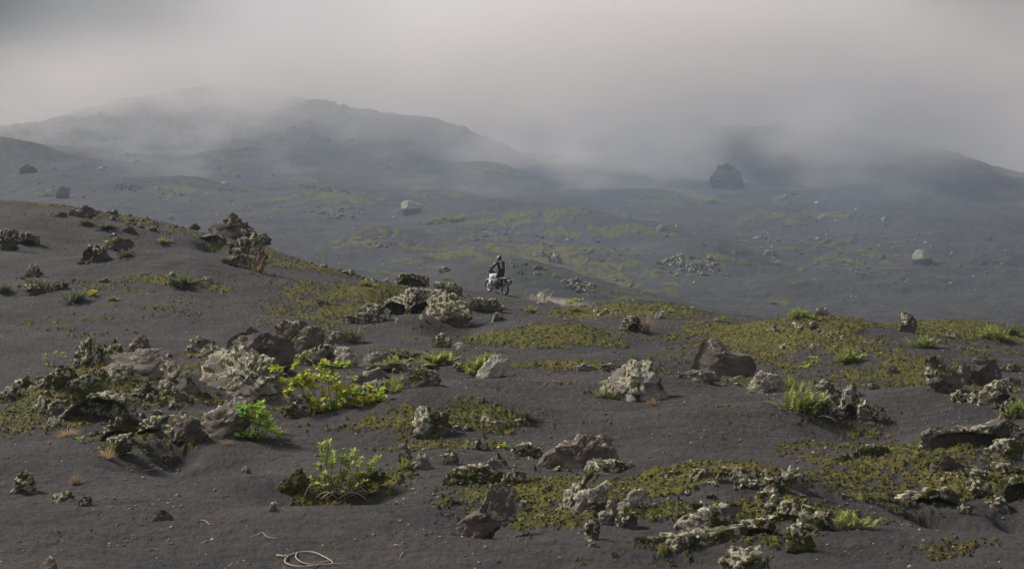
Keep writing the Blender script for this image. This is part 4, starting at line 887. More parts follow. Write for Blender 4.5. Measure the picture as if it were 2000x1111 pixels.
# ------------------------------------------------------------------ plants
def leaf_mat(name, cols, trans=.35, rough=.5):
    m, nt, b = mat_new(name)
    oi = nnode(nt, 'ShaderNodeNewGeometry')
    rnd = oi.outputs['Random Per Island']
    c = n_ramp(nt, rnd, cols); b.inputs['Roughness'].default_value = max(rough, .6); b.inputs['Specular IOR Level'].default_value = .2
    nt.links.new(c, b.inputs['Base Color'])
    tr = nnode(nt, 'ShaderNodeBsdfTranslucent'); nt.links.new(c, tr.inputs[0])
    mx = nnode(nt, 'ShaderNodeMixShader'); mx.inputs[0].default_value = trans
    nt.links.new(b.outputs[0], mx.inputs[1]); nt.links.new(tr.outputs[0], mx.inputs[2])
    nt.links.new(mx.outputs[0], nt.nodes['Material Output'].inputs['Surface']); return m
def plain(name, col, rough=.8, metal=0.0, spec=.3):
    m, nt, b = mat_new(name)
    n = n_noise(nt, n_obj(nt), 14.0, 4, .6)
    c = n_mix(nt, n_range(nt, n, .35, .7, 0, .35), col, tuple(x * .55 for x in col))
    nt.links.new(c, b.inputs['Base Color']); b.inputs['Roughness'].default_value = rough; b.inputs['Metallic'].default_value = metal
    b.inputs['Specular IOR Level'].default_value = spec; return m
M_FERN = leaf_mat('fern_green', [(0, (.13, .19, .03)), (.4, (.25, .32, .06)), (.75, (.44, .48, .11)), (1, (.34, .30, .15))])
M_DEAD = leaf_mat('dead_frond', [(0, (.10, .075, .055)), (.5, (.20, .16, .11)), (1, (.30, .26, .18))], .15, .8)
M_DULL = leaf_mat('dull_leaf', [(0, (.09, .11, .045)), (.5, (.16, .18, .08)), (1, (.24, .24, .14))])
M_LEAF = leaf_mat('broad_leaf', [(0, (.12, .24, .03)), (.35, (.24, .40, .04)), (.7, (.38, .50, .05)), (1, (.52, .56, .07))], .4, .4)
M_YLEAF = leaf_mat('yellow_leaf', [(0, (.18, .30, .03)), (.35, (.34, .42, .04)), (.8, (.54, .54, .05)), (1, (.64, .52, .05))], .4, .4)
M_ORANGE = leaf_mat('orange_leaf', [(0, (.70, .28, .02)), (1, (.78, .42, .03))], .3)
M_SUCC = leaf_mat('succulent_leaf', [(0, (.15, .22, .03)), (.5, (.34, .43, .07)), (1, (.56, .58, .13))], .3, .4)
M_STRAW = leaf_mat('straw', [(0, (.36, .26, .11)), (.5, (.50, .39, .19)), (1, (.62, .52, .30))], .25, .7)
M_TANG = leaf_mat('tan_grass', [(0, (.22, .15, .10)), (.5, (.36, .27, .18)), (1, (.46, .38, .26))], .25, .8)
M_PALE = leaf_mat('pale_dry', [(0, (.30, .26, .19)), (.5, (.46, .42, .33)), (1, (.62, .58, .48))], .25, .8)
M_STEM = plain('stem_bark', (.20, .14, .10))
M_TWIG = plain('bleached_twig', (.36, .28, .21))
M_FARG = leaf_mat('far_leaf', [(0, (.14, .20, .03)), (.5, (.28, .34, .06)), (1, (.48, .48, .12))])

class G:
    """collects leaves and stems as numpy lists, then links them as ONE mesh"""
    def __init__(s): s.V = []; s.F = []; s.n = 0
    def add(s, V, Fc):
        s.V += [tuple(v) for v in V]; s.F += [tuple(i + s.n for i in f) for f in Fc]; s.n += len(V)
    def leaf(s, p, d, up, L, W, pts=((0, 0), (.25, .8), (.55, 1), (.85, .6), (1, 0)), fold=.15, droop=.0):
        d = d.normalized(); side = d.cross(up)
        if side.length < 1e-4: side = d.cross(Vector((1, .2, 0)))
        side.normalize(); nn = side.cross(d)
        Lp, Rp, Mp = [], [], []
        for t, w in pts:
            q = p + d * (L * t) - Vector((0, 0, droop * L * t * t))
            Mp.append(q - nn * (fold * W * .5 * (w > 0)))
            if w > 0: Lp.append(q - side * W * w * .5); Rp.append(q + side * W * w * .5)
        V = Mp + Lp + Rp; k = len(Mp); m = len(Lp); Fc = []
        Fc.append((0, 1, k)); Fc.append((0, k + m, 1))
        for i in range(m - 1):
            Fc.append((i + 1, i + 2, k + i + 1, k + i)); Fc.append((i + 1, k + m + i, k + m + i + 1, i + 2))
        if k == m + 2:
            Fc.append((m, m + 1, k + m - 1)); Fc.append((m, k + 2 * m - 1, m + 1))
        s.add(V, Fc)
    def tube(s, pts, r0, r1=None, n=5):
        r1 = r0 if r1 is None else r1; V = []; k = len(pts)
        for i, p in enumerate(pts):
            a = pts[min(i + 1, k - 1)] - pts[max(i - 1, 0)]; a.normalize()
            x = a.cross(Vector((.3, .2, .93))); x.normalize(); y = a.cross(x); r = r0 + (r1 - r0) * i / (k - 1)
            for j in range(n):
                t = 2 * math.pi * j / n; V.append(p + x * math.cos(t) * r + y * math.sin(t) * r)
        Fc = [(i * n + j, i * n + (j + 1) % n, (i + 1) * n + (j + 1) % n, (i + 1) * n + j) for i in range(k - 1) for j in range(n)]
        Fc += [tuple(range(n))[::-1], tuple((k - 1) * n + j for j in range(n))]
        s.add(V, Fc)
    def build(s, name, mat, parent=None, smooth=True):
        if not s.V: return None
        me = bpy.data.meshes.new(name); me.from_pydata(s.V, [], s.F); me.materials.append(mat)
        if smooth: me.polygons.foreach_set('use_smooth', [True] * len(me.polygons))
        o = bpy.data.objects.new(name, me); COL.objects.link(o)
        if parent: o.parent = parent
        return o
def vdir(az, el): return Vector((math.cos(az) * math.cos(el), math.sin(az) * math.cos(el), math.sin(el)))
def curve(p, d, L, bend, n=5, wob=0, r=None):
    P = [p.copy()]; d = d.normalized()
    for i in range(n):
        d = (d + Vector((0, 0, -bend / n)) + (Vector((r.uniform(-wob, wob), r.uniform(-wob, wob), r.uniform(-wob, wob) * .6)) if r and wob else Vector())).normalized()
        P.append(P[-1] + d * (L / n))
    return P
def frond(g, p, d, L, r, leafl=.16, bend=.9, npair=9):
    P = curve(p, d, L, bend, 6)
    g.tube(P, .006 * L / .4, .002, 3)
    for i in range(npair):
        t = .22 + .78 * i / npair; a = t * 6; k = min(int(a), 5); q = P[k].lerp(P[k + 1], a - k); ax = (P[k + 1] - P[k]).normalized()
        sd = ax.cross(Vector((0, 0, 1))); sd = sd.normalized() if sd.length > .01 else Vector((1, 0, 0))
        l = L * leafl * math.sin(math.pi * (.15 + .8 * t)) * 1.5
        for sg in (-1, 1):
            g.leaf(q, (sd * sg + ax * .5 + Vector((0, 0, r.uniform(-.1, .25)))), Vector((0, 0, 1)), l, l * .42, ((0, 0), (.4, 1), (1, 0)), .1)
def unit_fern(seed, nf=60, nd=60, mat=M_FERN):
    """fern tuft one metre wide and about 0.7 m tall, with dead fronds beneath"""
    r = random.Random(seed); t = bpy.data.objects.new('fern', None); COL.objects.link(t)
    g = G()
    for i in range(nf):
        p = Vector((r.gauss(0, .24), r.gauss(0, .18), 0)); frond(g, p, vdir(r.uniform(0, 6.28), r.uniform(.75, 1.5)), r.uniform(.28, .68), r, .17, bend=r.uniform(.2, 1.0))
    g.build('fronds', mat, t, False)
    g = G()
    for i in range(nd):
        p = Vector((r.gauss(0, .24), r.gauss(0, .18), 0)); frond(g, p, vdir(r.uniform(0, 6.28), r.uniform(.25, 1.35)), r.uniform(.22, .5), r, .12, r.uniform(.9, 1.9), 6)
    g.build('dead_fronds', M_DEAD, t, False)
    return t
def unit_grass(seed, mat, n=170, L=(.35, .8), el=(.5, 1.4), w=.012):
    r = random.Random(seed); g = G()
    for i in range(n):
        p = Vector((r.gauss(0, .14), r.gauss(0, .10), 0)); P = curve(p, vdir(r.uniform(0, 6.28), r.uniform(*el)), r.uniform(*L), r.uniform(.3, 1.4), 4, .08, r)
        V = []; sd = Vector((r.uniform(-1, 1), r.uniform(-.5, .5), 0)).normalized()
        for k, q in enumerate(P):
            ww = w * (1 - k / 4.6); V += [q - sd * ww, q + sd * ww]
        g.add(V, [(2 * k, 2 * k + 1, 2 * k + 3, 2 * k + 2) for k in range(4)])
    return g.build('grass_clump', mat, None, False)
def unit_bush(seed, mat=M_FARG, nl=260, lw=.09):
    r = random.Random(seed); t = bpy.data.objects.new('bush', None); COL.objects.link(t); g = G(); s = G()
    hubs = []
    for i in range(9):
        P = curve(Vector((r.gauss(0, .05), r.gauss(0, .05), 0)), vdir(r.uniform(0, 6.28), r.uniform(.5, 1.4)), r.uniform(.3, .6), .2, 4, .15, r); s.tube(P, .014, .005, 4); hubs += P[2:]
    for i in range(nl):
        h = r.choice(hubs); p = h + Vector((r.gauss(0, .07), r.gauss(0, .07), r.gauss(0, .05)))
        g.leaf(p, vdir(r.uniform(0, 6.28), r.uniform(-.3, 1.2)), Vector((0, 0, 1)), r.uniform(.7, 1.3) * lw, lw * .55, ((0, 0), (.5, 1), (1, 0)))
    g.build('leaves', mat, t, False); s.build('stems', M_STEM, t); return t
def children_of(o): return [c for c in bpy.data.objects if c.parent == o]
class Proto:
    def __init__(s, root): s.root = root; s.ch = children_of(root); s.used = False
    def place(s, label, cat, loc, scale, rz, group=None, tilt=0):
        if not s.used: r = s.root; s.used = True; 
        else:
            r = s.root.copy(); COL.objects.link(r)
            for c in s.ch:
                d = c.copy(); COL.objects.link(d); d.parent = r
        for k in ('group',):
            if k in r: del r[k]
        r.location = loc; r.scale = scale; r.rotation_euler = (tilt, 0, rz); tag(r, label, cat, group); return r
PR = random.Random(5)
def put(proto, label, cat, px, py, wpx, hpx, uh=.7, group=None, dmin=0, tilt=0, lift=0):
    """stand a plant with its foot at photo pixel (px, py), wpx wide and hpx tall"""
    p = at(px, py, dmin); s = p[1] / F; w = wpx * s; h = hpx * s / uh * 1.1
    return proto.place(label, cat, (p[0], p[1] + w * .15, p[2] - .02 + lift * s), (w, w * .9, h), PR.uniform(0, 6.28), group, tilt)
FE = [Proto(unit_fern(11)), Proto(unit_fern(12, 75, 30)), Proto(unit_fern(13, 55, 90)), Proto(unit_fern(14, 70, 70, M_DULL))]
ferns = [
 (0, 'bright green fern tuft, leftmost of the fern group right of the yellow shrub', 760, 722, 62, 32),
 (1, 'wide low bright fern along the top slab of the fern group', 852, 712, 92, 30),
 (0, 'bright fern sprouting from the grey boulder in the fern group', 768, 766, 58, 36),
 (2, 'small fern on the long low brown rock of the fern group', 822, 748, 48, 34),
 (1, 'tall bright fern leaning on the pale triangular boulder', 928, 730, 58, 42),
 (3, 'round dark green tussock standing alone on the sand left of centre', 682, 670, 48, 42),
 (2, 'fern tuft with brown base behind the yellow leaved shrub', 605, 712, 60, 32),
 (2, 'big bushy fern with brown skirt beside the white crusted heap', 1572, 808, 96, 66),
 (0, 'upright fern behind the big bushy one', 1545, 762, 36, 32),
 (2, 'tall tuft on the crest of the right mound', 1560, 622, 46, 28),
 (1, 'small green tuft right beside the tall crest tuft', 1582, 624, 26, 14),
 (1, 'bright round fern in the middle of the right mound slope', 1656, 708, 52, 32),
 (0, 'bright fern below the knobbly crest rock on the right mound', 1803, 680, 42, 32),
 (0, 'large green fern near the right frame edge on the crest', 1946, 664, 60, 34),
 (3, 'dull tuft right behind the large green fern on the crest', 1972, 656, 46, 30),
 (1, 'green fern at the right frame edge beside the slanting rock', 1990, 816, 52, 44),
 (0, 'yellow green fern alone on the lower right sand', 1662, 1034, 70, 40),
 (3, 'dry tipped fern on the right end of the central moss mound', 1024, 822, 38, 34),
 (3, 'dull green tussock on the left slope above the white stone', 352, 560, 56, 30),
 (3, 'grey green shrub under the crusted dark rock at the far left', 66, 568, 50, 36),
 (3, 'grey green tussock right of the dark crust at the left', 144, 590, 44, 34),
 (0, 'round yellow green tuft on the moss of the left ridge', 319, 476, 24, 16),
 (3, 'dull tuft beside the upper dark rock on the left slope', 240, 502, 30, 18),
 (3, 'dull tuft on the upper left ridge below the slanting slab', 168, 440, 28, 16),
 (3, 'faint tuft on the upper left ridge right of the first one', 206, 448, 34, 16),
 (1, 'small bright sprig on the sand at the left slope edge', 217, 588, 20, 14),
 (1, 'small fern tuft on the crest left of the hollow block', 713, 560, 20, 16),
 (3, 'brown green tuft on the moss left of the lava arch', 625, 594, 30, 16),
 (1, 'light green fern right above the crusted ridge stone', 960, 600, 32, 18),
 (0, 'small fern alone on the sand below the rider to the right', 1038, 610, 22, 14),
 (1, 'small fern in the sand below the dust trail', 1122, 610, 20, 16),
 (0, 'tiny fern at the left tip of the mossy rise', 1106, 614, 16, 12),
 (1, 'yellow fern on the crest right of the pale flat stone', 1306, 614, 26, 20),
 (0, 'small fern at the left foot of the pale triangular rock', 1182, 778, 30, 22),
 (3, 'dark green tuft at the far left frame edge of the slope', 6, 572, 30, 26),
 (1, 'green sprigs beside the fin shaped slab', 1018, 1012, 34, 18),
 (1, 'green sprig at the foot of the small brown horn', 790, 918, 30, 30),
 (2, 'dry sprigs growing on top of the long white crusted slab', 432, 704, 44, 34),
 (0, 'green sprig behind the left end of the boulder ridge', 452, 692, 24, 22),
 (3, 'dry tufts behind the fern group on the upper slab', 790, 700, 60, 22),
 (2, 'dry shaggy tuft behind the bright centre fern', 958, 708, 50, 24),
]
for k, lb, px, py, w, h in ferns: put(FE[k], lb, 'fern', px, py, w, h)
gr1 = Proto(unit_grass(1, M_STRAW)); gr2 = Proto(unit_grass(2, M_TANG)); gr3 = Proto(unit_grass(3, M_PALE, 420, (.3, .6), (.1, 1.2), .02))
for pr, lb, px, py, w, h, dm in (
 (gr1, 'straw yellow grass clump at the right foot of the large ragged rock', 500, 530, 58, 34, 0),
 (gr1, 'low straw grass at the foot of the left rock pile', 206, 894, 46, 22, 0),
 (gr1, 'pinkish straw grass at the lower left rim of the black hollow', 128, 852, 50, 18, 0),
 (gr2, 'tan dry grass beside the stone with a small black hollow', 1262, 648, 46, 44, 0),
 (gr2, 'reddish dry twiggy tuft alone on the lower left sand', 145, 944, 40, 22, 0),
 (gr2, 'tan grass at the foot of the pale triangular rock', 1272, 792, 36, 20, 0),
 (gr2, 'tan grass on the right of the round leaved green bush', 548, 848, 40, 14, 0),
 (gr2, 'pink dry sprays in the sand below the dust trail', 1110, 612, 22, 24, 0),
 (gr2, 'tan tuft at the left end of the grey pointed boulder', 440, 868, 40, 12, 0)):
    put(pr, lb, 'grass', px, py, w, h, .55, dmin=dm)
bu = [Proto(unit_bush(21)), Proto(unit_bush(22, M_FARG, 200, .11)), Proto(unit_bush(23, M_FERN, 150, .12))]
for k, lb, px, py, w, h, dm in (
 (2, 'bright leafy bush below the dark grey stone left of the rider', 866, 549, 26, 20, 94),
 (0, 'pale green bush beside the squarish boulder on the far left', 88, 384, 34, 16, 94),
 (1, 'yellow green plant below the left flank of the tall boulder', 1395, 398, 40, 14, 94),
 (2, 'small bright plant on the valley floor above the long ridge', 1230, 430, 22, 12, 94),
 (2, 'bright plant low in the right valley beside a pale stone', 1512, 518, 34, 14, 94),
 (1, 'small yellow green plant on the dark right slope', 1510, 594, 24, 7, 94),
 (1, 'bush on the crest of the long ridge behind the rider', 998, 433, 18, 14, 94),
 (0, 'yellowish bush right of the heap behind the rider', 1084, 542, 18, 12, 94),
 (1, 'yellow green plant in the middle of the long ridge face', 952, 462, 22, 10, 94),
 (2, 'small bright plant on the mound left behind the rider', 824, 480, 16, 7, 94),
 (1, 'pale plant on the upper left valley floor', 402, 304, 14, 11, 94),
 (1, 'yellowish plant near the foot of the foggy left hill', 760, 330, 20, 10, 94),
 (0, 'orange green plant on the far right slope', 1680, 495, 26, 9, 94),
 (0, 'dry yellow tuft low on the right slope', 1684, 536, 14, 8, 94),
 (2, 'small green plant below the broken crust of the long ridge', 1418, 538, 10, 8, 94),
 (0, 'small grey bush at the foot of the left ridge', 258, 432, 16, 9, 94),
 (1, 'pale plants at the valley edge behind the craggy outcrop', 335, 428, 24, 10, 94),
 (1, 'small yellow green bush right behind the dust trail', 1064, 580, 14, 24, 0),
 (2, 'bright green sprig at the head of the dust trail', 1024, 570, 14, 16, 0),
 (2, 'yellow green seedlings on the crest line at the right', 1408, 628, 32, 10, 0)):
    put(bu[k], lb, 'bush', px, py, w, h, .6, dmin=dm)
# rows of low plants along far crests: every plant a thing
def plantrow(label, group, pts, n, s0, s1, seed):
    r = random.Random(seed)
    for i in range(n):
        t = (i + .5) / n * (len(pts) - 1); k = min(int(t), len(pts) - 2); q = t - k
        px = pts[k][0] * (1 - q) + pts[k + 1][0] * q; py = pts[k][1] * (1 - q) + pts[k + 1][1] * q + r.gauss(0, 2)
        w = r.uniform(s0, s1); put(bu[r.randrange(3)], label + ', ' + ordinal(i, n), 'bush', px, py, w, w * r.uniform(.45, .7), .6, group, 94)
plantrow('yellow green plant of the long ridge band', 'band of plants on the long ridge', [(835, 436), (870, 432), (905, 430)], 20, 10, 20, 1)
plantrow('pale plant of the row under the tall boulder', 'row of plants under the tall boulder', [(1250, 384), (1300, 386), (1350, 390), (1420, 400)], 22, 9, 18, 2)
plantrow('pale plant of the row below the foggy saddle', 'row of plants below the foggy saddle', [(905, 338), (950, 336), (1015, 346)], 16, 8, 15, 3)
plantrow('low plant in the right slope moss bands', 'plants in the moss bands of the right slope', [(1530, 478), (1600, 482), (1640, 488)], 14, 8, 16, 4)
plantrow('low plant on the right hillside', 'plants on the right hillside', [(1480, 420), (1540, 440), (1590, 425), (1700, 430)], 18, 6, 13, 5)
plantrow('tiny shrub on the foggy right skyline', 'shrubs on the right skyline', [(1640, 285), (1750, 292), (1880, 312), (1950, 338)], 14, 8, 16, 6)
# broad leaved shrubs
def round_leaf(g, p, r, s):
    g.leaf(p, vdir(r.uniform(0, 6.28), r.uniform(-.2, .7)), (Vector((0, -.35, 1)) + Vector((r.uniform(-.7, .7), r.uniform(-.6, .3), 0))), s, s * .85, ((0, 0), (.15, .65), (.45, 1), (.75, .85), (.93, .45), (1, 0)), .12)
def leafy(label, cat, name, foot, blobs, mat, nl, ls, nor, seed, grp=None):
    """foot: root pixel; blobs: leaf masses (px, py, rx, ry) in photo pixels around stems that all spring from the foot"""
    r = random.Random(seed); p0 = at(*foot); s = p0[1] / F
    t = thing(name, label, cat, tuple(p0), 0, grp); st, lf, og = G(), G(), G(); tips = []
    tot = sum(b[2] * b[3] for b in blobs)
    for (bx, by, rx, ry) in blobs:
        c = Vector(((bx - foot[0]) * s, r.uniform(-.12, .35), (foot[1] - by) * s))
        gz = float(ground_mid(p0[0] + c.x, p0[1] + c.y)) - p0[2]
        c.z = max(c.z, gz + .06)
        mid = Vector((c.x * .45 + r.uniform(-.05, .05), c.y * .5, max(c.z * .75, .03) + .03)); root = Vector((c.x * .55 + r.uniform(-.08, .08), r.uniform(-.05, .15), 0)); root.z = float(ground_mid(p0[0] + root.x, p0[1] + root.y)) - p0[2] - .02; mid = root.lerp(c, .55) + Vector((r.uniform(-.05, .05), 0, .03))
        st.tube([root, root.lerp(mid, .5) + Vector((0, 0, .04)), mid, mid.lerp(c, .6), c], .014, .006, 5)
        k = max(3, int(nl * rx * ry / tot))
        for j in range(max(3, k // 6)):
            q = c + Vector((r.gauss(0, .5) * rx * s, r.gauss(0, .5) * rx * s * .8, r.gauss(0, .5) * ry * s)); q.z = max(q.z, float(ground_mid(p0[0] + q.x, p0[1] + q.y)) - p0[2] + .03)
            st.tube([c, c.lerp(q, .5) + Vector((r.uniform(-.03, .03), 0, .02)), q], .006, .003, 4); tips.append(q)
            for m_ in range(6):
                round_leaf(lf, q + Vector((r.gauss(0, .035), r.gauss(0, .035), r.gauss(0, .025))), r, r.uniform(.6, 1.25) * ls)
    for j in range(nor): round_leaf(og, r.choice(tips) + Vector((r.gauss(0, .03), -.06, r.gauss(0, .03))), r, ls * r.uniform(.9, 1.4))
    st.build('stems', M_STEM, t); lf.build('leaves', mat, t, False); og.build('orange_leaves', M_ORANGE, t, False); return t
leafy('sprawling shrub with yellow green round leaves and a few orange ones', 'shrub', 'leafy_shrub', (655, 800),
      [(540,722,22,10),(575,745,28,14),(600,752,20,16),(560,760,20,14),(590,775,18,14),(640,740,26,12),(660,765,30,18),(625,785,22,14),(690,772,24,18),(708,790,30,16),(725,780,20,12),(610,805,26,12),(585,800,16,10),(690,806,18,8),(570,715,14,8),(640,800,20,8),(650,722,24,10),(622,715,20,9),(705,762,22,12),(735,792,14,10),(595,735,24,12),(668,790,26,12)], M_YLEAF, 820, .14, 9, 31)
leafy('compact bush with rounded fresh green leaves beside the pointed boulder', 'bush', 'leafy_bush', (490, 856),
      [(475,800,18,10),(500,796,20,10),(480,822,20,12),(505,830,22,14),(470,846,14,10),(495,850,24,10),(520,834,16,12),(512,812,14,10),(530,840,10,8)], M_LEAF, 330, .12, 4, 32)
leafy('small bright sprigs on the left rock pile beside the crusted shoulder', 'sprig', 'leafy_sprig', (102, 716), [(84,702,5,9),(88,712,6,8),(92,698,5,6),(106,690,7,4),(119,692,4,5)], M_LEAF, 40, .06, 0, 33)
leafy('orange and green sprig between the grey green tufts at the left', 'sprig', 'leafy_sprig', (180, 580), [(176,572,8,6),(184,576,6,4)], M_YLEAF, 24, .14, 5, 34)
leafy('single green sprig with an orange leaf on the moss strip', 'sprig', 'leafy_sprig', (979, 880), [(978,872,7,5)], M_LEAF, 14, .07, 3, 35)
leafy('yellow leaved sprig above the pink dry sprays', 'sprig', 'leafy_sprig', (1118, 600), [(1110,589,8,3),(1120,588,7,3),(1130,588,6,3)], M_YLEAF, 24, .14, 0, 36)
leafy('single bright leaf pair on the ridge stone below the rider', 'sprig', 'leafy_sprig', (986, 606), [(986,602,4,4)], M_LEAF, 6, .12, 0, 37)
leafy('small green sprig at the lower left rim of the rock pile', 'sprig', 'leafy_sprig', (155, 866), [(155,861,7,4)], M_LEAF, 12, .06, 0, 38)
leafy('yellow green sprigs on top of the stone left of the yellow shrub', 'sprig', 'leafy_sprig', (560, 700), [(556,694,10,5),(575,697,9,4)], M_YLEAF, 28, .08, 3, 39)
# succulent shrub with bare looping stems
def succulent():
    foot = (645, 972); r = random.Random(77); p0 = at(*foot); s = p0[1] / F
    t = thing('succulent_shrub', 'tall succulent shrub with upright rosettes on bare looping stems in the lower left', 'shrub', tuple(p0))
    st, lf, rt = G(), G(), G()
    tips = [(625,872,3),(640,866,3),(652,884,4),(632,890,4),(645,905,4),(618,912,3),(633,925,4),(655,930,4),(668,893,3),(690,882,3),(700,900,4),(682,910,4),(672,925,4),(705,925,4),(725,905,3),(738,893,3),(722,920,4),(690,940,4),(710,945,3),(660,950,4),(600,940,3),(588,955,3),(612,950,3),(715,968,4),(728,962,4),(736,972,3),(665,972,3),(650,975,3),(696,955,3),(635,950,3),(735,915,3),(678,900,3)]
    for (tx, ty, n) in tips:
        c = Vector(((tx - foot[0]) * s, r.uniform(-.12, .28), (foot[1] - ty) * s)); c.z = max(c.z, .05)
        root = Vector((c.x * .45 + r.uniform(-.1, .1), c.y * .4, 0)); mid = root.lerp(c, .5) + Vector((r.uniform(-.07, .07), r.uniform(-.05, .05), -.03))
        P = [root, root.lerp(mid, .5) + Vector((r.uniform(-.04, .04), 0, 0)), mid, mid.lerp(c, .5), c]
        st.tube(P, .014, .007, 5)
        for lev in range(int(n * 1.4)):                              # whorls of narrow leaves up the shoot
            q = c.lerp(mid, lev * .10); w = .115 * (1 - .03 * lev)
            for j in range(6):
                a = j * 1.047 + lev * .5 + r.uniform(-.2, .2)
                lf.leaf(q, vdir(a, r.uniform(.15, .8)), Vector((0, 0, 1)), w * r.uniform(.8, 1.2), w * .42, ((0, 0), (.3, .8), (.65, 1), (1, 0)), .2)
    for i in range(16):                                        # bare looping lower stems
        a = Vector((r.uniform(-.75, .45), r.uniform(-.2, .1), 0)); b = a + Vector((r.uniform(.2, .6), r.uniform(-.1, .1), 0)); h = r.uniform(.08, .28)
        P = [a.lerp(b, k / 7) + Vector((0, 0, h * math.sin(math.pi * k / 7) + .01)) for k in range(8)]; rt.tube(P, .011, .008, 5)
    st.build('stems', M_STEM, t); rt.build('looping_stems', M_TWIG, t); lf.build('leaves', M_SUCC, t, False)
succulent()
def fernlet(): return None
# saplings
def sapling(label, foot, top, tiers, seed, mat=M_LEAF, ls=.16):
    r = random.Random(seed); p0 = at(*foot); s = p0[1] / F; t = thing('sapling', label, 'sapling', tuple(p0)); st, lf = G(), G()
    c = Vector(((top[0] - foot[0]) * s, 0, (foot[1] - top[1]) * s)); P = [Vector((0, 0, -.03)), c * .35 + Vector((-.01, 0, 0)), c * .7 + Vector((.01, 0, 0)), c]
    st.tube(P, .02, .008, 6)
    for (tx, ty, n) in tiers:
        q = Vector(((tx - foot[0]) * s, r.uniform(-.04, .04), (foot[1] - ty) * s)); base = c * min(1, max(.3, q.z / max(c.z, .01) - .12)); st.tube([base, base.lerp(q, .6), q], .009, .005, 4)
        for j in range(n):
            lf.leaf(q, vdir(6.28 * j / n + r.uniform(-.3, .3), r.uniform(-.15, .5)), Vector((0, 0, 1)), ls * r.uniform(.8, 1.2), ls * .3, ((0, 0), (.3, .8), (.6, 1), (1, 0)), .15, .35)
    st.build('trunk', M_STEM, t); lf.build('leaves', mat, t, False)
sapling('slim sapling with star shaped yellow green leaves rising from the bushy fern', (1572, 780), (1580, 718), [(1590,696,9),(1582,712,9),(1574,716,7),(1594,704,8),(1570,714,5)], 3, M_YLEAF, .17)
sapling('tiny tree with pale feathery top left of the pale triangular rock', (1186, 776), (1182, 752), [(1182,744,9),(1174,746,7),(1190,747,7),(1182,752,6)], 4, M_LEAF, .11)
# pale dry bush beside the dust trail
put(gr3, 'pale dry bush behind the motorcycle at the head of the dust trail', 'bush', 1050, 586, 56, 24, .5)
put(gr3, 'smaller pale dry bush right of the first one at the dust trail', 'bush', 1070, 588, 34, 12, .5)
# dead twigs on the sand
def twig(label, pts, rad=.008, forks=(), lift=.015, mat=M_TWIG, name='dead_twig', cat='twig'):
    P = []
    base = at(*pts[0])
    for i, (x, y) in enumerate(pts): q = at(x, y); P.append(Vector((q[0] - base[0], q[1] - base[1], q[2] - base[2] + lift)))
    def sm(P):
        out = []
        for i in range(len(P) - 1):
            a, b, c, d = P[max(i - 1, 0)], P[i], P[i + 1], P[min(i + 2, len(P) - 1)]
            for k in range(4):
                t = k / 4; out.append(.5 * ((2 * b) + (c - a) * t + (2 * a - 5 * b + 4 * c - d) * t * t + (3 * b - a - 3 * c + d) * t ** 3))
        return out + [P[-1]]
    g = G(); g.tube(sm(P), rad, rad * .5, 5)
    for f in forks:
        Q = []
        for (x, y) in f: q = at(x, y); Q.append(Vector((q[0] - base[0], q[1] - base[1], q[2] - base[2] + lift)))
        g.tube(sm(Q), rad * .8, rad * .4, 5)
    o = g.build(name, mat); o.location = base; return tag(o, label, cat)
twig('large coiled dead branch at the bottom of the frame', [(541,1088),(560,1090),(580,1083),(610,1082),(635,1092),(650,1102),(640,1106)], .016,
     [[(562,1090),(556,1100),(570,1108),(600,1110),(630,1102),(650,1096)], [(580,1084),(578,1092),(590,1102),(612,1106)], [(612,1104),(632,1100),(655,1094)], [(600,1109),(640,1106),(672,1104)]], .03)
twig('crooked dead twig above the coiled branch', [(490,1050),(502,1047),(512,1041),(522,1050),(542,1053)], .010)
twig('forked bleached twig on the lower left sand', [(393,1017),(402,1020),(410,1026),(420,1024)], .010, [[(404,1021),(418,1019)]])
twig('thin curved twig below the furry brown stone', [(286,1076),(296,1073),(308,1074),(318,1075)], .007)
twig('thin stick lying in front of the left rock pile', [(284,921),(296,918),(310,914),(318,918)], .010, [[(292,912),(300,908),(312,912)]])
twig('short pale stick on the central foreground sand', [(770,1065),(778,1067),(786,1066)], .010)
twig('upright white splinter on the central foreground sand', [(781,1090),(784,1086),(787,1080)], .010)
twig('white twig on the sand right of the pale centre boulder', [(1062,755),(1066,749),(1070,747)], .008)
twig('bare twigs reaching right from the yellow leaved shrub', [(650,726),(668,723),(684,724),(696,738)], .010)
# moss cushions: small clumps standing proud of the moss patches, one object
def moss_tufts():
    rs = np.random.RandomState(8)
    m = (GM > .35) & (GY < 100) & (GY > 14) & (np.abs(GX) < GY * .42)
    idx = np.where(m)[0]; idx = idx[rs.rand(len(idx)) < .22]; n = len(idx); y = GY[idx] + rs.uniform(-.06, .06, n); x = GX[idx] + rs.uniform(-.03, .03, n); z = GZ[idx]
    s = rs.uniform(.010, .030, n) * (1 + (y - 20) / 90)
    S, Fc = ico(1); 
    V = S[None] * rs.uniform(.6, 1.3, (n, len(S), 1)) * (s[:, None] * np.stack([np.ones(n), np.ones(n), rs.uniform(.5, .9, n)], 1).T.T)[:, None, :].reshape(n, 1, 3)
    V = V + np.stack([x, y, z], 1)[:, None]
    Fa = (Fc[None] + (np.arange(n) * len(S))[:, None, None]).reshape(-1, 3)
    o = mesh_np('moss', V.reshape(-1, 3), Fa, ground.data.materials[0], attrs={'moss': np.ones(n * len(S))}, smooth=False)
    tag(o, 'olive and gold moss cushions on the black sand', 'moss', kind='stuff')
moss_tufts()

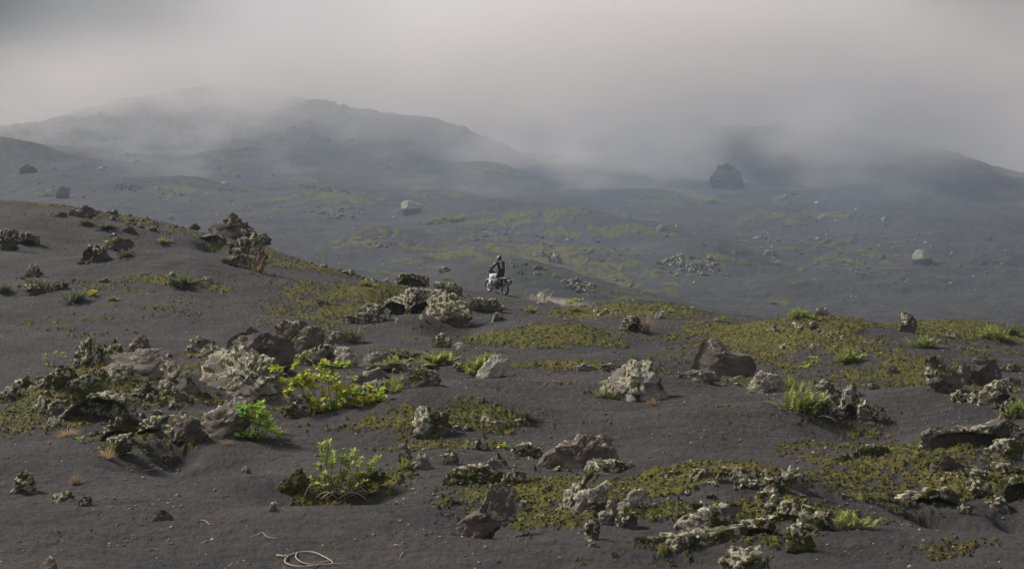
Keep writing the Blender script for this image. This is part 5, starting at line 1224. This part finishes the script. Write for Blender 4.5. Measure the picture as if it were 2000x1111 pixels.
# ------------------------------------------------------------------ motorcycle and rider
def paint(name, col, rough=.4, metal=0.0):
    m, nt, b = mat_new(name); n = n_noise(nt, n_obj(nt), 9.0, 5, .6)
    c = n_mix(nt, n_range(nt, n, .5, .75, 0, .4), col, (.16, .14, .13))         # a film of ash dust
    nt.links.new(c, b.inputs['Base Color']); b.inputs['Metallic'].default_value = metal
    nt.links.new(n_range(nt, n, .3, .7, rough, min(rough + .3, 1)), b.inputs['Roughness']); return m
MW = paint('white_plastic', (.78, .78, .80), .3); MB = paint('black_plastic', (.018, .018, .02), .5); MR = paint('red_lens', (.6, .03, .05), .3)
MT = paint('tyre_rubber', (.03, .029, .028), .8); MS = paint('bare_metal', (.45, .45, .46), .35, .8); MG = paint('grey_bag', (.075, .08, .085), .7)
MY = paint('lime_fabric', (.55, .72, .08), .6); MJ = paint('black_jacket', (.020, .021, .026), .8); MP = paint('pink_decal', (.75, .25, .38), .4)
MC_ = paint('clear_screen', (.34, .36, .40), .15)
class B:
    def __init__(s): s.bm = bmesh.new()
    def box(s, c, sz, rot=(0, 0, 0), bev=.012, taper=1.0):
        r = bmesh.ops.create_cube(s.bm, size=1.0); vs = r['verts']
        from mathutils import Euler
        for v in vs:
            k = taper if v.co.z > 0 else 1.0
            v.co = Vector((v.co.x * sz[0] * k, v.co.y * sz[1] * k, v.co.z * sz[2]))
        if bev:
            es = list({e for v in vs for e in v.link_edges}); g_ = bmesh.ops.bevel(s.bm, geom=es, offset=bev, segments=2, affect='EDGES'); vs = list({v for f in g_['faces'] for v in f.verts} | {v for v in vs if v.is_valid})
        M = Matrix.Translation(c) @ Euler(rot).to_matrix().to_4x4()
        for v in vs: v.co = M @ v.co
        return s
    def tube(s, pts, r, n=8):
        rr = r if isinstance(r, (list, tuple)) else [r] * len(pts); P = [Vector(p) for p in pts]; rings = []
        for i, p in enumerate(P):
            a = (P[min(i + 1, len(P) - 1)] - P[max(i - 1, 0)]).normalized(); x = a.cross(Vector((.31, .23, .9))).normalized(); y = a.cross(x)
            rings.append([s.bm.verts.new(p + x * math.cos(6.2832 * j / n) * rr[i] + y * math.sin(6.2832 * j / n) * rr[i]) for j in range(n)])
        for a, b in zip(rings, rings[1:]):
            for j in range(n): s.bm.faces.new((a[j], a[(j + 1) % n], b[(j + 1) % n], b[j]))
        s.bm.faces.new(rings[0][::-1]); s.bm.faces.new(rings[-1]); return s
    def torus(s, c, R, r, n=40, m=10, sq=1.0, knob=0.0):
        rings = []
        for i in range(n):
            a = 6.2832 * i / n; k = 1 + (knob if i % 2 else 0); ring = []
            for j in range(m):
                t = 6.2832 * j / m; rad = R + r * k * math.cos(t); ring.append(s.bm.verts.new((c[0] + rad * math.cos(a), c[1] + r * sq * math.sin(t), c[2] + rad * math.sin(a))))
            rings.append(ring)
        for i in range(n):
            for j in range(m): s.bm.faces.new((rings[i][j], rings[i][(j + 1) % m], rings[(i + 1) % n][(j + 1) % m], rings[(i + 1) % n][j]))
        return s
    def ball(s, c, sz, rot=(0, 0, 0), sub=3):
        from mathutils import Euler
        r = bmesh.ops.create_icosphere(s.bm, subdivisions=sub, radius=1.0); M = Matrix.Translation(c) @ Euler(rot).to_matrix().to_4x4()
        for v in r['verts']: v.co = M @ Vector((v.co.x * sz[0], v.co.y * sz[1], v.co.z * sz[2]))
        return s
    def hull(s, pts):
        vs = [s.bm.verts.new(p) for p in pts]; bmesh.ops.convex_hull(s.bm, input=vs); return s
    def plate(s, pts, y0, y1):
        a = [s.bm.verts.new((p[0], y0, p[1])) for p in pts]; b = [s.bm.verts.new((p[0], y1, p[1])) for p in pts]; n = len(pts)
        s.bm.faces.new(a); s.bm.faces.new(b[::-1])
        for i in range(n): s.bm.faces.new((a[i], b[i], b[(i + 1) % n], a[(i + 1) % n]))
        return s
    def build(s, name, mat, parent=None, smooth=True, label=None):
        bmesh.ops.recalc_face_normals(s.bm, faces=s.bm.faces[:]); me = bpy.data.meshes.new(name); s.bm.to_mesh(me); s.bm.free(); me.materials.append(mat)
        if smooth:
            me.polygons.foreach_set('use_smooth', [True] * len(me.polygons))
            try: me.set_sharp_from_angle(angle=math.radians(42))
            except Exception: pass
        o = bpy.data.objects.new(name, me); COL.objects.link(o)
        if parent: o.parent = parent
        if label: o['label'] = label
        return o
HEAD = math.radians(90 + 36)
fw = Vector((math.cos(HEAD), math.sin(HEAD), 0))
bp = at(970.5, 572.0)
zf_ = float(ground_mid(bp[0] + fw.x * .76, bp[1] + fw.y * .76)); zr_ = float(ground_mid(bp[0] - fw.x * .74, bp[1] - fw.y * .74))
bike = thing('motorcycle', 'white adventure motorcycle with grey soft bags ridden away over the black crest', 'motorcycle', (bp[0], bp[1], (zf_ + zr_) / 2 - .02))
bike.rotation_euler = (0, -math.atan2(zf_ - zr_, 1.5), HEAD)
def wheel(x, R, w):
    t = B().torus((0, 0, 0), R - w, w, 56, 10, 1.05, .10).build('wheel', MT, bike); t.location = (x, 0, R); t['label'] = 'spoked wheel with knobbly black tyre'
    B().torus((0, 0, 0), R - 2 * w + .004, .017, 40, 8, 1.5).build('rim', MS, t)
    sp = B()
    for i in range(18):
        a = i * 6.2832 / 18; q = R - 2 * w; sp.tube([(math.cos(a) * .03, .03 * (-1) ** i, math.sin(a) * .03), (math.cos(a + .2) * q, 0, math.sin(a + .2) * q)], .0035, 4)
    sp.build('spokes', MS, t); B().tube([(0, -.07, 0), (0, .07, 0)], .045, 14).build('hub', MS, t)
    B().torus((0, .075, 0), .115, .012, 30, 6, .3).build('brake_disc', MS, t)
wheel(.76, .345, .05); wheel(-.74, .335, .058)
for sg in (-1, 1):
    B().tube([(.765, .085 * sg, .33), (.60, .085 * sg, .76), (.50, .085 * sg, 1.02)], [.032, .034, .030], 10).build('fork_leg', MW if sg > 0 else MS, bike)
    B().tube([(-.74, .10 * sg, .335), (-.3, .10 * sg, .40), (-.10, .09 * sg, .44)], .028, 8).build('swingarm', MS, bike)
B().plate([(.52, .72), (.66, .74), (.84, .70), (1.0, .615), (1.02, .60), (.86, .655), (.66, .69), (.52, .66)], -.085, .085).build('front_fender', MW, bike)
B().tube([(.47, 0, .98), (.15, 0, .90), (-.2, 0, .78), (-.55, 0, .86), (-.86, 0, .92)], .024, 8).tube([(.46, 0, .92), (.30, 0, .50), (.12, 0, .27), (-.18, 0, .27), (-.22, 0, .62), (-.2, 0, .78)], .026, 8).tube([(-.22, 0, .55), (-.6, 0, .82)], .02, 6).build('frame', MB, bike)
B().box((.10, 0, .50), (.36, .27, .30), bev=.04).tube([(.06, 0, .62), (.14, 0, .80)], .09, 14).tube([(-.05, -.15, .42), (-.05, .15, .42)], .09, 16).build('engine', MB, bike)
B().hull([(.36, .0, .30), (.28, .15, .34), (.28, -.15, .34), (-.16, .14, .26), (-.16, -.14, .26), (.20, .10, .23), (.20, -.10, .23), (.38, 0, .42)]).build('skid_plate', MS, bike)
B().hull([(.50, .0, 1.06), (.42, .17, 1.0), (.42, -.17, 1.0), (.05, .14, 1.02), (.05, -.14, 1.02), (-.06, .10, .90), (-.06, -.10, .90), (.2, .19, .86), (.2, -.19, .86), (.40, .2, .80), (.40, -.2, .80)]).build('fuel_tank', MW, bike)
for sg in (-1, 1):
    B().hull([(.62, .05 * sg, 1.02), (.52, .17 * sg, 1.04), (.20, .22 * sg, .96), (.16, .235 * sg, .80), (.34, .24 * sg, .60), (.44, .22 * sg, .46), (.50, .18 * sg, .56), (.58, .12 * sg, .82), (.30, .15 * sg, .82)]).build('side_fairing', MW, bike)
B().hull([(.34, .244, .86), (.22, .238, .90), (.24, .243, .80), (.34, .25, .70)]).build('decal', MB, bike, label='black stripe on the left fairing')
B().hull([(.66, 0, 1.14), (.60, .14, 1.16), (.60, -.14, 1.16), (.50, .16, 1.02), (.50, -.16, 1.02), (.72, .05, .98), (.72, -.05, .98), (.58, 0, 1.22)]).build('headlight_housing', MB, bike)
B().ball((.71, 0, 1.06), (.03, .09, .07)).build('headlight', MC_, bike)
B().plate([(.64, 1.14), (.60, 1.30), (.53, 1.44), (.50, 1.44), (.56, 1.28), (.60, 1.12)], -.13, .13).build('windscreen', MC_, bike)
hb = B().tube([(.34, -.42, 1.17), (.38, -.22, 1.16), (.46, -.08, 1.12), (.46, .08, 1.12), (.38, .22, 1.16), (.34, .42, 1.17)], .013, 8).build('handlebar', MB, bike)
for sg in (-1, 1):
    B().tube([(.34, .29 * sg, 1.17), (.33, .44 * sg, 1.17)], .021, 10).build('grip', MB, hb)
    B().hull([(.44, .30 * sg, 1.24), (.42, .46 * sg, 1.23), (.38, .48 * sg, 1.15), (.42, .44 * sg, 1.08), (.46, .30 * sg, 1.10), (.47, .36 * sg, 1.17)]).build('hand_guard', MW, hb)
    B().tube([(.38, .24 * sg, 1.17), (.37, .27 * sg, 1.34)], .006, 5).ball((.36, .28 * sg, 1.37), (.02, .055, .04)).build('mirror', MB, hb)
B().ball((.22, -.21, 1.0), (.12, .03, .05), (0, .2, 0)).build('decal', MP, bike, label='pink decal on the right of the tank')
B().hull([(.06, .12, .98), (.06, -.12, .98), (-.2, .15, .92), (-.2, -.15, .92), (-.80, .09, .99), (-.80, -.09, .99), (-.78, .08, .91), (-.78, -.08, .91), (.04, .1, .88), (.04, -.1, .88)]).build('seat', MB, bike)
B().hull([(-.30, .15, .90), (-.30, -.15, .90), (-.94, .085, 1.0), (-.94, -.085, 1.0), (-.92, .07, .93), (-.92, -.07, .93), (-.35, .13, .84), (-.35, -.13, .84)]).build('tail_panel', MW, bike)
B().box((-.955, 0, .955), (.03, .15, .055), bev=.008).build('tail_light', MR, bike)
B().hull([(-.92, .08, .92), (-.92, -.08, .92), (-1.06, .07, .78), (-1.06, -.07, .78), (-1.05, .07, .72), (-1.05, -.07, .72), (-.88, .07, .88), (-.88, -.07, .88)]).build('rear_fender', MB, bike)
B().box((-1.03, 0, .83), (.012, .19, .13), (0, .35, 0), .005).build('number_plate', MW, bike)
for sg in (-1, 1):
    bg = B().ball((-.44, .40 * sg, .70), (.29, .17, .22)).box((-.44, .39 * sg, .69), (.46, .27, .37), bev=.07).build('soft_bag', MG, bike, label='grey soft luggage bag with lime tab')
    B().box((-.54, .565 * sg, .80), (.10, .02, .05), bev=.006).build('lime_tab', MY, bg)
    B().tube([(-.42, .16 * sg, .88), (-.44, .44 * sg, .92), (-.44, .55 * sg, .82)], .014, 5).build('strap', MB, bg)
    B().tube([(-.08, .10 * sg, .34), (-.08, .26 * sg, .34)], .018, 6).build('foot_peg', MS, bike)
B().tube([(.25, -.12, .40), (.0, -.18, .30), (-.3, -.2, .42), (-.78, -.22, .66)], [.024, .026, .05, .055], 10).build('exhaust', MS, bike)
B().tube([(-.10, .15, .42), (-.74, .115, .40)], .012, 6).tube([(-.10, .15, .32), (-.74, .115, .28)], .012, 6).build('chain', MB, bike)

# rider: one continuous skinned body; x forward like the motorcycle
rider = thing('person', 'rider in black suit and grey helmet standing on the pegs of the white motorcycle', 'person', tuple(bike.location), 0)
rider.rotation_euler = bike.rotation_euler
J = {'pelvis': (-.44, 0, 1.13, .145, .17), 'waist': (-.42, 0, 1.29, .12, .155), 'chest': (-.32, 0, 1.49, .125, .185), 'neck': (-.22, 0, 1.66, .062, .062), 'head': (-.16, 0, 1.79, .085, .085), 'crown': (-.14, 0, 1.88, .07, .07)}
for sg, k in ((1, 'l'), (-1, 'r')):
    J['hip' + k] = (-.42, .10 * sg, 1.06, .10, .10); J['knee' + k] = (-.10, .20 * sg, .76, .068, .068); J['calf' + k] = (-.16, .19 * sg, .60, .066, .066); J['ankle' + k] = (-.14, .19 * sg, .43, .046, .046); J['toe' + k] = (.05, .20 * sg, .385, .036, .045)
    J['sho' + k] = (-.27, .20 * sg, 1.60, .075, .075); J['elb' + k] = (-.06, .40 * sg, 1.38, .055, .055); J['fore' + k] = (.10, .40 * sg, 1.29, .052, .052); J['wri' + k] = (.27, .385 * sg, 1.21, .034, .034); J['palm' + k] = (.33, .375 * sg, 1.19, .024, .042)
UP = (.07, 0, .10)                                         # standing tall, leaning over the tank
for n in ('pelvis', 'waist', 'chest', 'neck', 'head', 'crown', 'hipl', 'hipr', 'shol', 'shor', 'elbl', 'elbr'):
    k = .5 if n[:3] == 'elb' else 1
    J[n] = (J[n][0] + UP[0] * k, J[n][1], J[n][2] + UP[2] * k) + J[n][3:]
E = [('pelvis', 'waist'), ('waist', 'chest'), ('chest', 'neck'), ('neck', 'head'), ('head', 'crown')]
for k in 'lr': E += [('pelvis', 'hip' + k), ('hip' + k, 'knee' + k), ('knee' + k, 'calf' + k), ('calf' + k, 'ankle' + k), ('ankle' + k, 'toe' + k), ('chest', 'sho' + k), ('sho' + k, 'elb' + k), ('elb' + k, 'fore' + k), ('fore' + k, 'wri' + k), ('wri' + k, 'palm' + k)]
names = list(J); me = bpy.data.meshes.new('body'); me.from_pydata([J[n][:3] for n in names], [(names.index(a), names.index(b)) for a, b in E], [])
body = bpy.data.objects.new('body', me); COL.objects.link(body); body.parent = rider; me.materials.append(MJ)
sk = body.modifiers.new('skin', 'SKIN'); sk.use_smooth_shade = True
for i, n in enumerate(names):
    kk = 1.0 if n[:4] == 'palm' else 1.16; me.skin_vertices[0].data[i].radius = (J[n][3] * kk, J[n][4] * kk)
    me.skin_vertices[0].data[i].use_root = (n == 'pelvis')
ss = body.modifiers.new('sub', 'SUBSURF'); ss.levels = 2; ss.render_levels = 2
body['label'] = 'body in a black riding suit'
hm = B().ball((-.14, 0, 1.83), (.155, .125, .145), (0, .1, 0), 4).hull([(-.02, .09, 1.78), (-.02, -.09, 1.78), (.06, .05, 1.74), (.06, -.05, 1.74), (-.02, .08, 1.70), (-.02, -.08, 1.70), (-.12, .09, 1.71), (-.12, -.09, 1.71)]).build('helmet', paint('helmet_shell', (.17, .17, .18), .35), rider, label='grey and black off road helmet')
hm.location = UP
B().hull([(.0, .09, 1.92), (.0, -.09, 1.92), (.14, .07, 1.94), (.14, -.07, 1.94), (-.08, .07, 1.96), (-.08, -.07, 1.96)]).build('peak', MB, hm)
B().ball((-.20, 0, 1.86), (.115, .10, .118), (0, .1, 0), 3).build('helmet_graphic', MB, hm)
B().ball((-.01, 0, 1.83), (.035, .09, .05)).build('visor', MC_, hm)
for sg in (-1, 1):
    gl = B()
    gl.ball((.325, .37 * sg, 1.205), (.045, .048, .026), (0, .4, 0), 3)
    for f in range(4):
        y = (.405 - .024 * f) * sg; gl.tube([(.345, y, 1.215), (.375, y, 1.20), (.378, y, 1.165), (.35, y, 1.145), (.325, y, 1.15)], [.0105, .011, .0105, .010, .008], 7)
    gl.tube([(.30, .335 * sg, 1.20), (.315, .315 * sg, 1.18), (.345, .312 * sg, 1.155), (.36, .32 * sg, 1.15)], [.013, .012, .011, .009], 7)
    gl.build('glove', MB, rider)
    B().hull([(-.20, .15 * sg, .36), (-.20, .235 * sg, .36), (.12, .165 * sg, .355), (.12, .245 * sg, .355), (.13, .2 * sg, .40), (-.02, .155 * sg, .45), (-.02, .235 * sg, .45), (-.22, .14 * sg, .60), (-.22, .24 * sg, .60), (-.10, .14 * sg, .60), (-.10, .24 * sg, .60), (-.22, .2 * sg, .40)]).build('boot', MB, rider)
    B().hull([(-.19, .27 * sg, 1.60), (-.12, .33 * sg, 1.55), (-.15, .36 * sg, 1.50), (-.22, .30 * sg, 1.53), (-.17, .25 * sg, 1.50), (-.11, .29 * sg, 1.47)]).build('shoulder_patch', MY, rider, label='lime patch on the upper arm').location = UP
    B().hull([(-.04, .255 * sg, .84), (-.02, .26 * sg, .70), (.0, .20 * sg, .70), (-.01, .19 * sg, .86), (-.10, .268 * sg, .78)]).build('knee_patch', MY, rider, label='lime patch on the knee')
B().hull([(-.50, .16, 1.29), (-.56, .14, 1.13), (-.50, .17, 1.10), (-.46, .175, 1.24)]).build('hem_stripe', MJ, rider).location = UP
B().tube([(-.43, .02, 1.64), (-.34, .10, 1.67), (-.24, .13, 1.64)], .018, 6).build('collar_stripe', MW, rider).location = UP
bk = thing('backpack', 'black backpack with pale grey edges worn on the back of the rider', 'backpack', tuple(bike.location), 0); bk.rotation_euler = bike.rotation_euler
B().box((-.50, 0, 1.46), (.13, .26, .36), (0, .32, 0), .04).build('pack_body', MB, bk)
for sg in (-1, 1):
    B().tube([(-.46, .14 * sg, 1.62), (-.34, .15 * sg, 1.66), (-.22, .14 * sg, 1.60)], .020, 6).build('shoulder_strap', MB, bk)
    B().tube([(-.50, .135 * sg, 1.60), (-.56, .14 * sg, 1.45), (-.58, .135 * sg, 1.32)], .016, 6).build('side_piping', MW, bk)
B().box((-.575, 0, 1.40), (.03, .18, .16), (0, .32, 0), .012).build('pack_pocket', MG, bk)

for c_ in children_of(bk): c_.location = UP
# dust hanging over the track behind the rear wheel
def dust():
    m = bpy.data.materials.new('dust_air'); m.use_nodes = True; nt = m.node_tree; nt.nodes.clear()
    out = nt.nodes.new('ShaderNodeOutputMaterial'); pv = nt.nodes.new('ShaderNodeVolumePrincipled'); pv.inputs['Color'].default_value = (.86, .82, .78, 1)
    ob = n_obj(nt); ln = nnode(nt, 'ShaderNodeVectorMath', operation='LENGTH'); nt.links.new(ob, ln.inputs[0])
    f = n_range(nt, ln.outputs['Value'], 1.0, .15, 0, 1); nz = n_range(nt, n_noise(nt, n_geo(nt), 1.6, 4, .6), .35, .7)
    nt.links.new(n_math(nt, 'MULTIPLY', n_math(nt, 'MULTIPLY', f, nz), .45), pv.inputs['Density']); nt.links.new(pv.outputs[0], out.inputs['Volume'])
    S, Fc = ico(3); a = at(1030, 577); b = at(1165, 603)
    o = mesh_np('dust', S, Fc, m); o.location = ((a[0] + b[0]) / 2, (a[1] + b[1]) / 2, (a[2] + b[2]) / 2 + .05)
    d = Vector((b[0] - a[0], b[1] - a[1], b[2] - a[2])); o.scale = (d.length * .6, .8, .30); o.rotation_euler = (0, -math.asin(d.z / d.length), math.atan2(d.y, d.x))
    tag(o, 'pale dust trail hanging over the track behind the motorcycle', 'dust', kind='stuff')
dust()

# ------------------------------------------------------------------ air
def box_mesh(name, x0, x1, y0, y1, z0, z1, mat):
    V = np.array([(x, y, z) for x in (x0, x1) for y in (y0, y1) for z in (z0, z1)], float)
    Fc = np.array([(0, 1, 3, 2), (4, 6, 7, 5), (0, 4, 5, 1), (2, 3, 7, 6), (0, 2, 6, 4), (1, 5, 7, 3)])
    o = mesh_np(name, V, Fc, mat, smooth=False); return o
def haze():
    m = bpy.data.materials.new('haze_air'); m.use_nodes = True; nt = m.node_tree; nt.nodes.clear()
    out = nt.nodes.new('ShaderNodeOutputMaterial'); pv = nt.nodes.new('ShaderNodeVolumePrincipled')
    pv.inputs['Color'].default_value = (0.36, 0.42, 0.50, 1); pv.inputs['Density'].default_value = 0.0005
    nt.links.new(pv.outputs[0], out.inputs['Volume'])
    o = box_mesh('haze', -3100, 3100, -3100, 3100, -24, 60, m); tag(o, kind='stuff')
def fog():
    m = bpy.data.materials.new('fog_bank'); m.use_nodes = True; nt = m.node_tree; nt.nodes.clear()
    out = nt.nodes.new('ShaderNodeOutputMaterial'); pv = nt.nodes.new('ShaderNodeVolumePrincipled')
    pv.inputs['Anisotropy'].default_value = 0.1
    P = n_geo(nt); sep = nnode(nt, 'ShaderNodeSeparateXYZ'); nt.links.new(P, sep.inputs[0])
    mp = nnode(nt, 'ShaderNodeMapping'); mp.inputs['Scale'].default_value = (1, 0.6, 1.3); nt.links.new(P, mp.inputs[0])
    n1 = n_noise(nt, mp.outputs[0], 0.022, 5, 0.62)
    y = sep.outputs[1]; z = sep.outputs[2]; x = sep.outputs[0]
    def gauss(v, c, w):
        g_ = n_math(nt, 'DIVIDE', n_math(nt, 'SUBTRACT', v, c), w); return n_math(nt, 'POWER', 2.718, n_math(nt, 'MULTIPLY', n_math(nt, 'MULTIPLY', g_, g_), -1))
    # thin mist in the valley, thickest in its middle, thinning with height
    mist = n_range(nt, n_noise(nt, mp.outputs[0], 0.03, 4, 0.6), 0.3, 0.7, 0.0013, 0.0042)
    mist = n_math(nt, 'MULTIPLY', mist, n_math(nt, 'MULTIPLY_ADD', gauss(x, 15, 52), 0.85, 0.14))
    mist = n_math(nt, 'MULTIPLY', mist, n_range(nt, z, 6, 34, 1, .12))
    # drifting cloud on the hills; its base sinks towards the gap between them
    base = n_math(nt, 'ADD', n_math(nt, 'MULTIPLY_ADD', gauss(x, 32, 32), -21, 27), n_math(nt, 'MULTIPLY', gauss(x, -150, 55), -19))
    torn = n_range(nt, n1, 0.36, 0.64, -20, 22)
    s = n_math(nt, 'ADD', n_math(nt, 'SUBTRACT', z, base), torn)
    dn = n_range(nt, s, -4, 14)
    front = n_range(nt, n_math(nt, 'ADD', y, n_range(nt, x, -22, 58, 0, 125)), 400, 455)
    cl = n_math(nt, 'MULTIPLY', n_math(nt, 'MULTIPLY', dn, front), n_range(nt, x, 25, 125, 0.030, 0.008))
    cl = n_math(nt, 'MULTIPLY', cl, n_range(nt, n_math(nt, 'ABSOLUTE', x), 110, 190, 1, .08))
    cl = n_math(nt, 'MULTIPLY', cl, n_math(nt, 'MULTIPLY', n_range(nt, z, 34, 66, 1, .10), n_range(nt, y, 500, 560, 1, .15)))
    bk = n_math(nt, 'MULTIPLY', n_range(nt, y, 510, 590, 0, 0.0035), n_math(nt, 'MULTIPLY_ADD', gauss(x, 15, 85), 0.98, 0.02))
    veil = n_math(nt, 'MULTIPLY', n_range(nt, n_math(nt, 'ADD', z, n_range(nt, n1, .35, .65, -14, 14)), 3, 22, 0, 1), n_range(nt, y, 260, 360))
    veil = n_math(nt, 'MULTIPLY', veil, n_range(nt, x, -60, 40, .0042, .0115))
    veil = n_math(nt, 'MULTIPLY', veil, n_math(nt, 'MULTIPLY', n_range(nt, z, 30, 60, 1, .1), n_range(nt, n_math(nt, 'ABSOLUTE', x), 90, 180, 1, .35)))
    mw = nnode(nt, 'ShaderNodeMapping'); mw.inputs['Scale'].default_value = (1.2, 0.7, 2.6); mw.inputs['Rotation'].default_value = (0, math.radians(24), 0); nt.links.new(P, mw.inputs[0])
    wisp = n_range(nt, n_noise(nt, mw.outputs[0], 0.028, 6, 0.66), 0.50, 0.66, 0, .012)          # torn wisps drifting down into the valley
    wisp = n_math(nt, 'MULTIPLY', wisp, n_math(nt, 'MULTIPLY', n_range(nt, y, 190, 300), n_range(nt, z, 46, 20)))
    cl = n_math(nt, 'ADD', n_math(nt, 'ADD', cl, veil), wisp)
    d = n_math(nt, 'ADD', n_math(nt, 'ADD', mist, cl), bk)
    nt.links.new(n_mix(nt, n_range(nt, n_math(nt, 'ADD', cl, bk), 0, .003), (0.36, 0.46, 0.60), (0.95, 0.90, 0.87)), pv.inputs['Color'])
    nt.links.new(d, pv.inputs['Density']); nt.links.new(pv.outputs[0], out.inputs['Volume'])
    o = box_mesh('fog', -330, 330, 86, 700, -20, 95, m)
    tag(o, 'pale grey fog and mist drifting over the valley and the far hills', 'fog', kind='stuff')
haze(); fog()
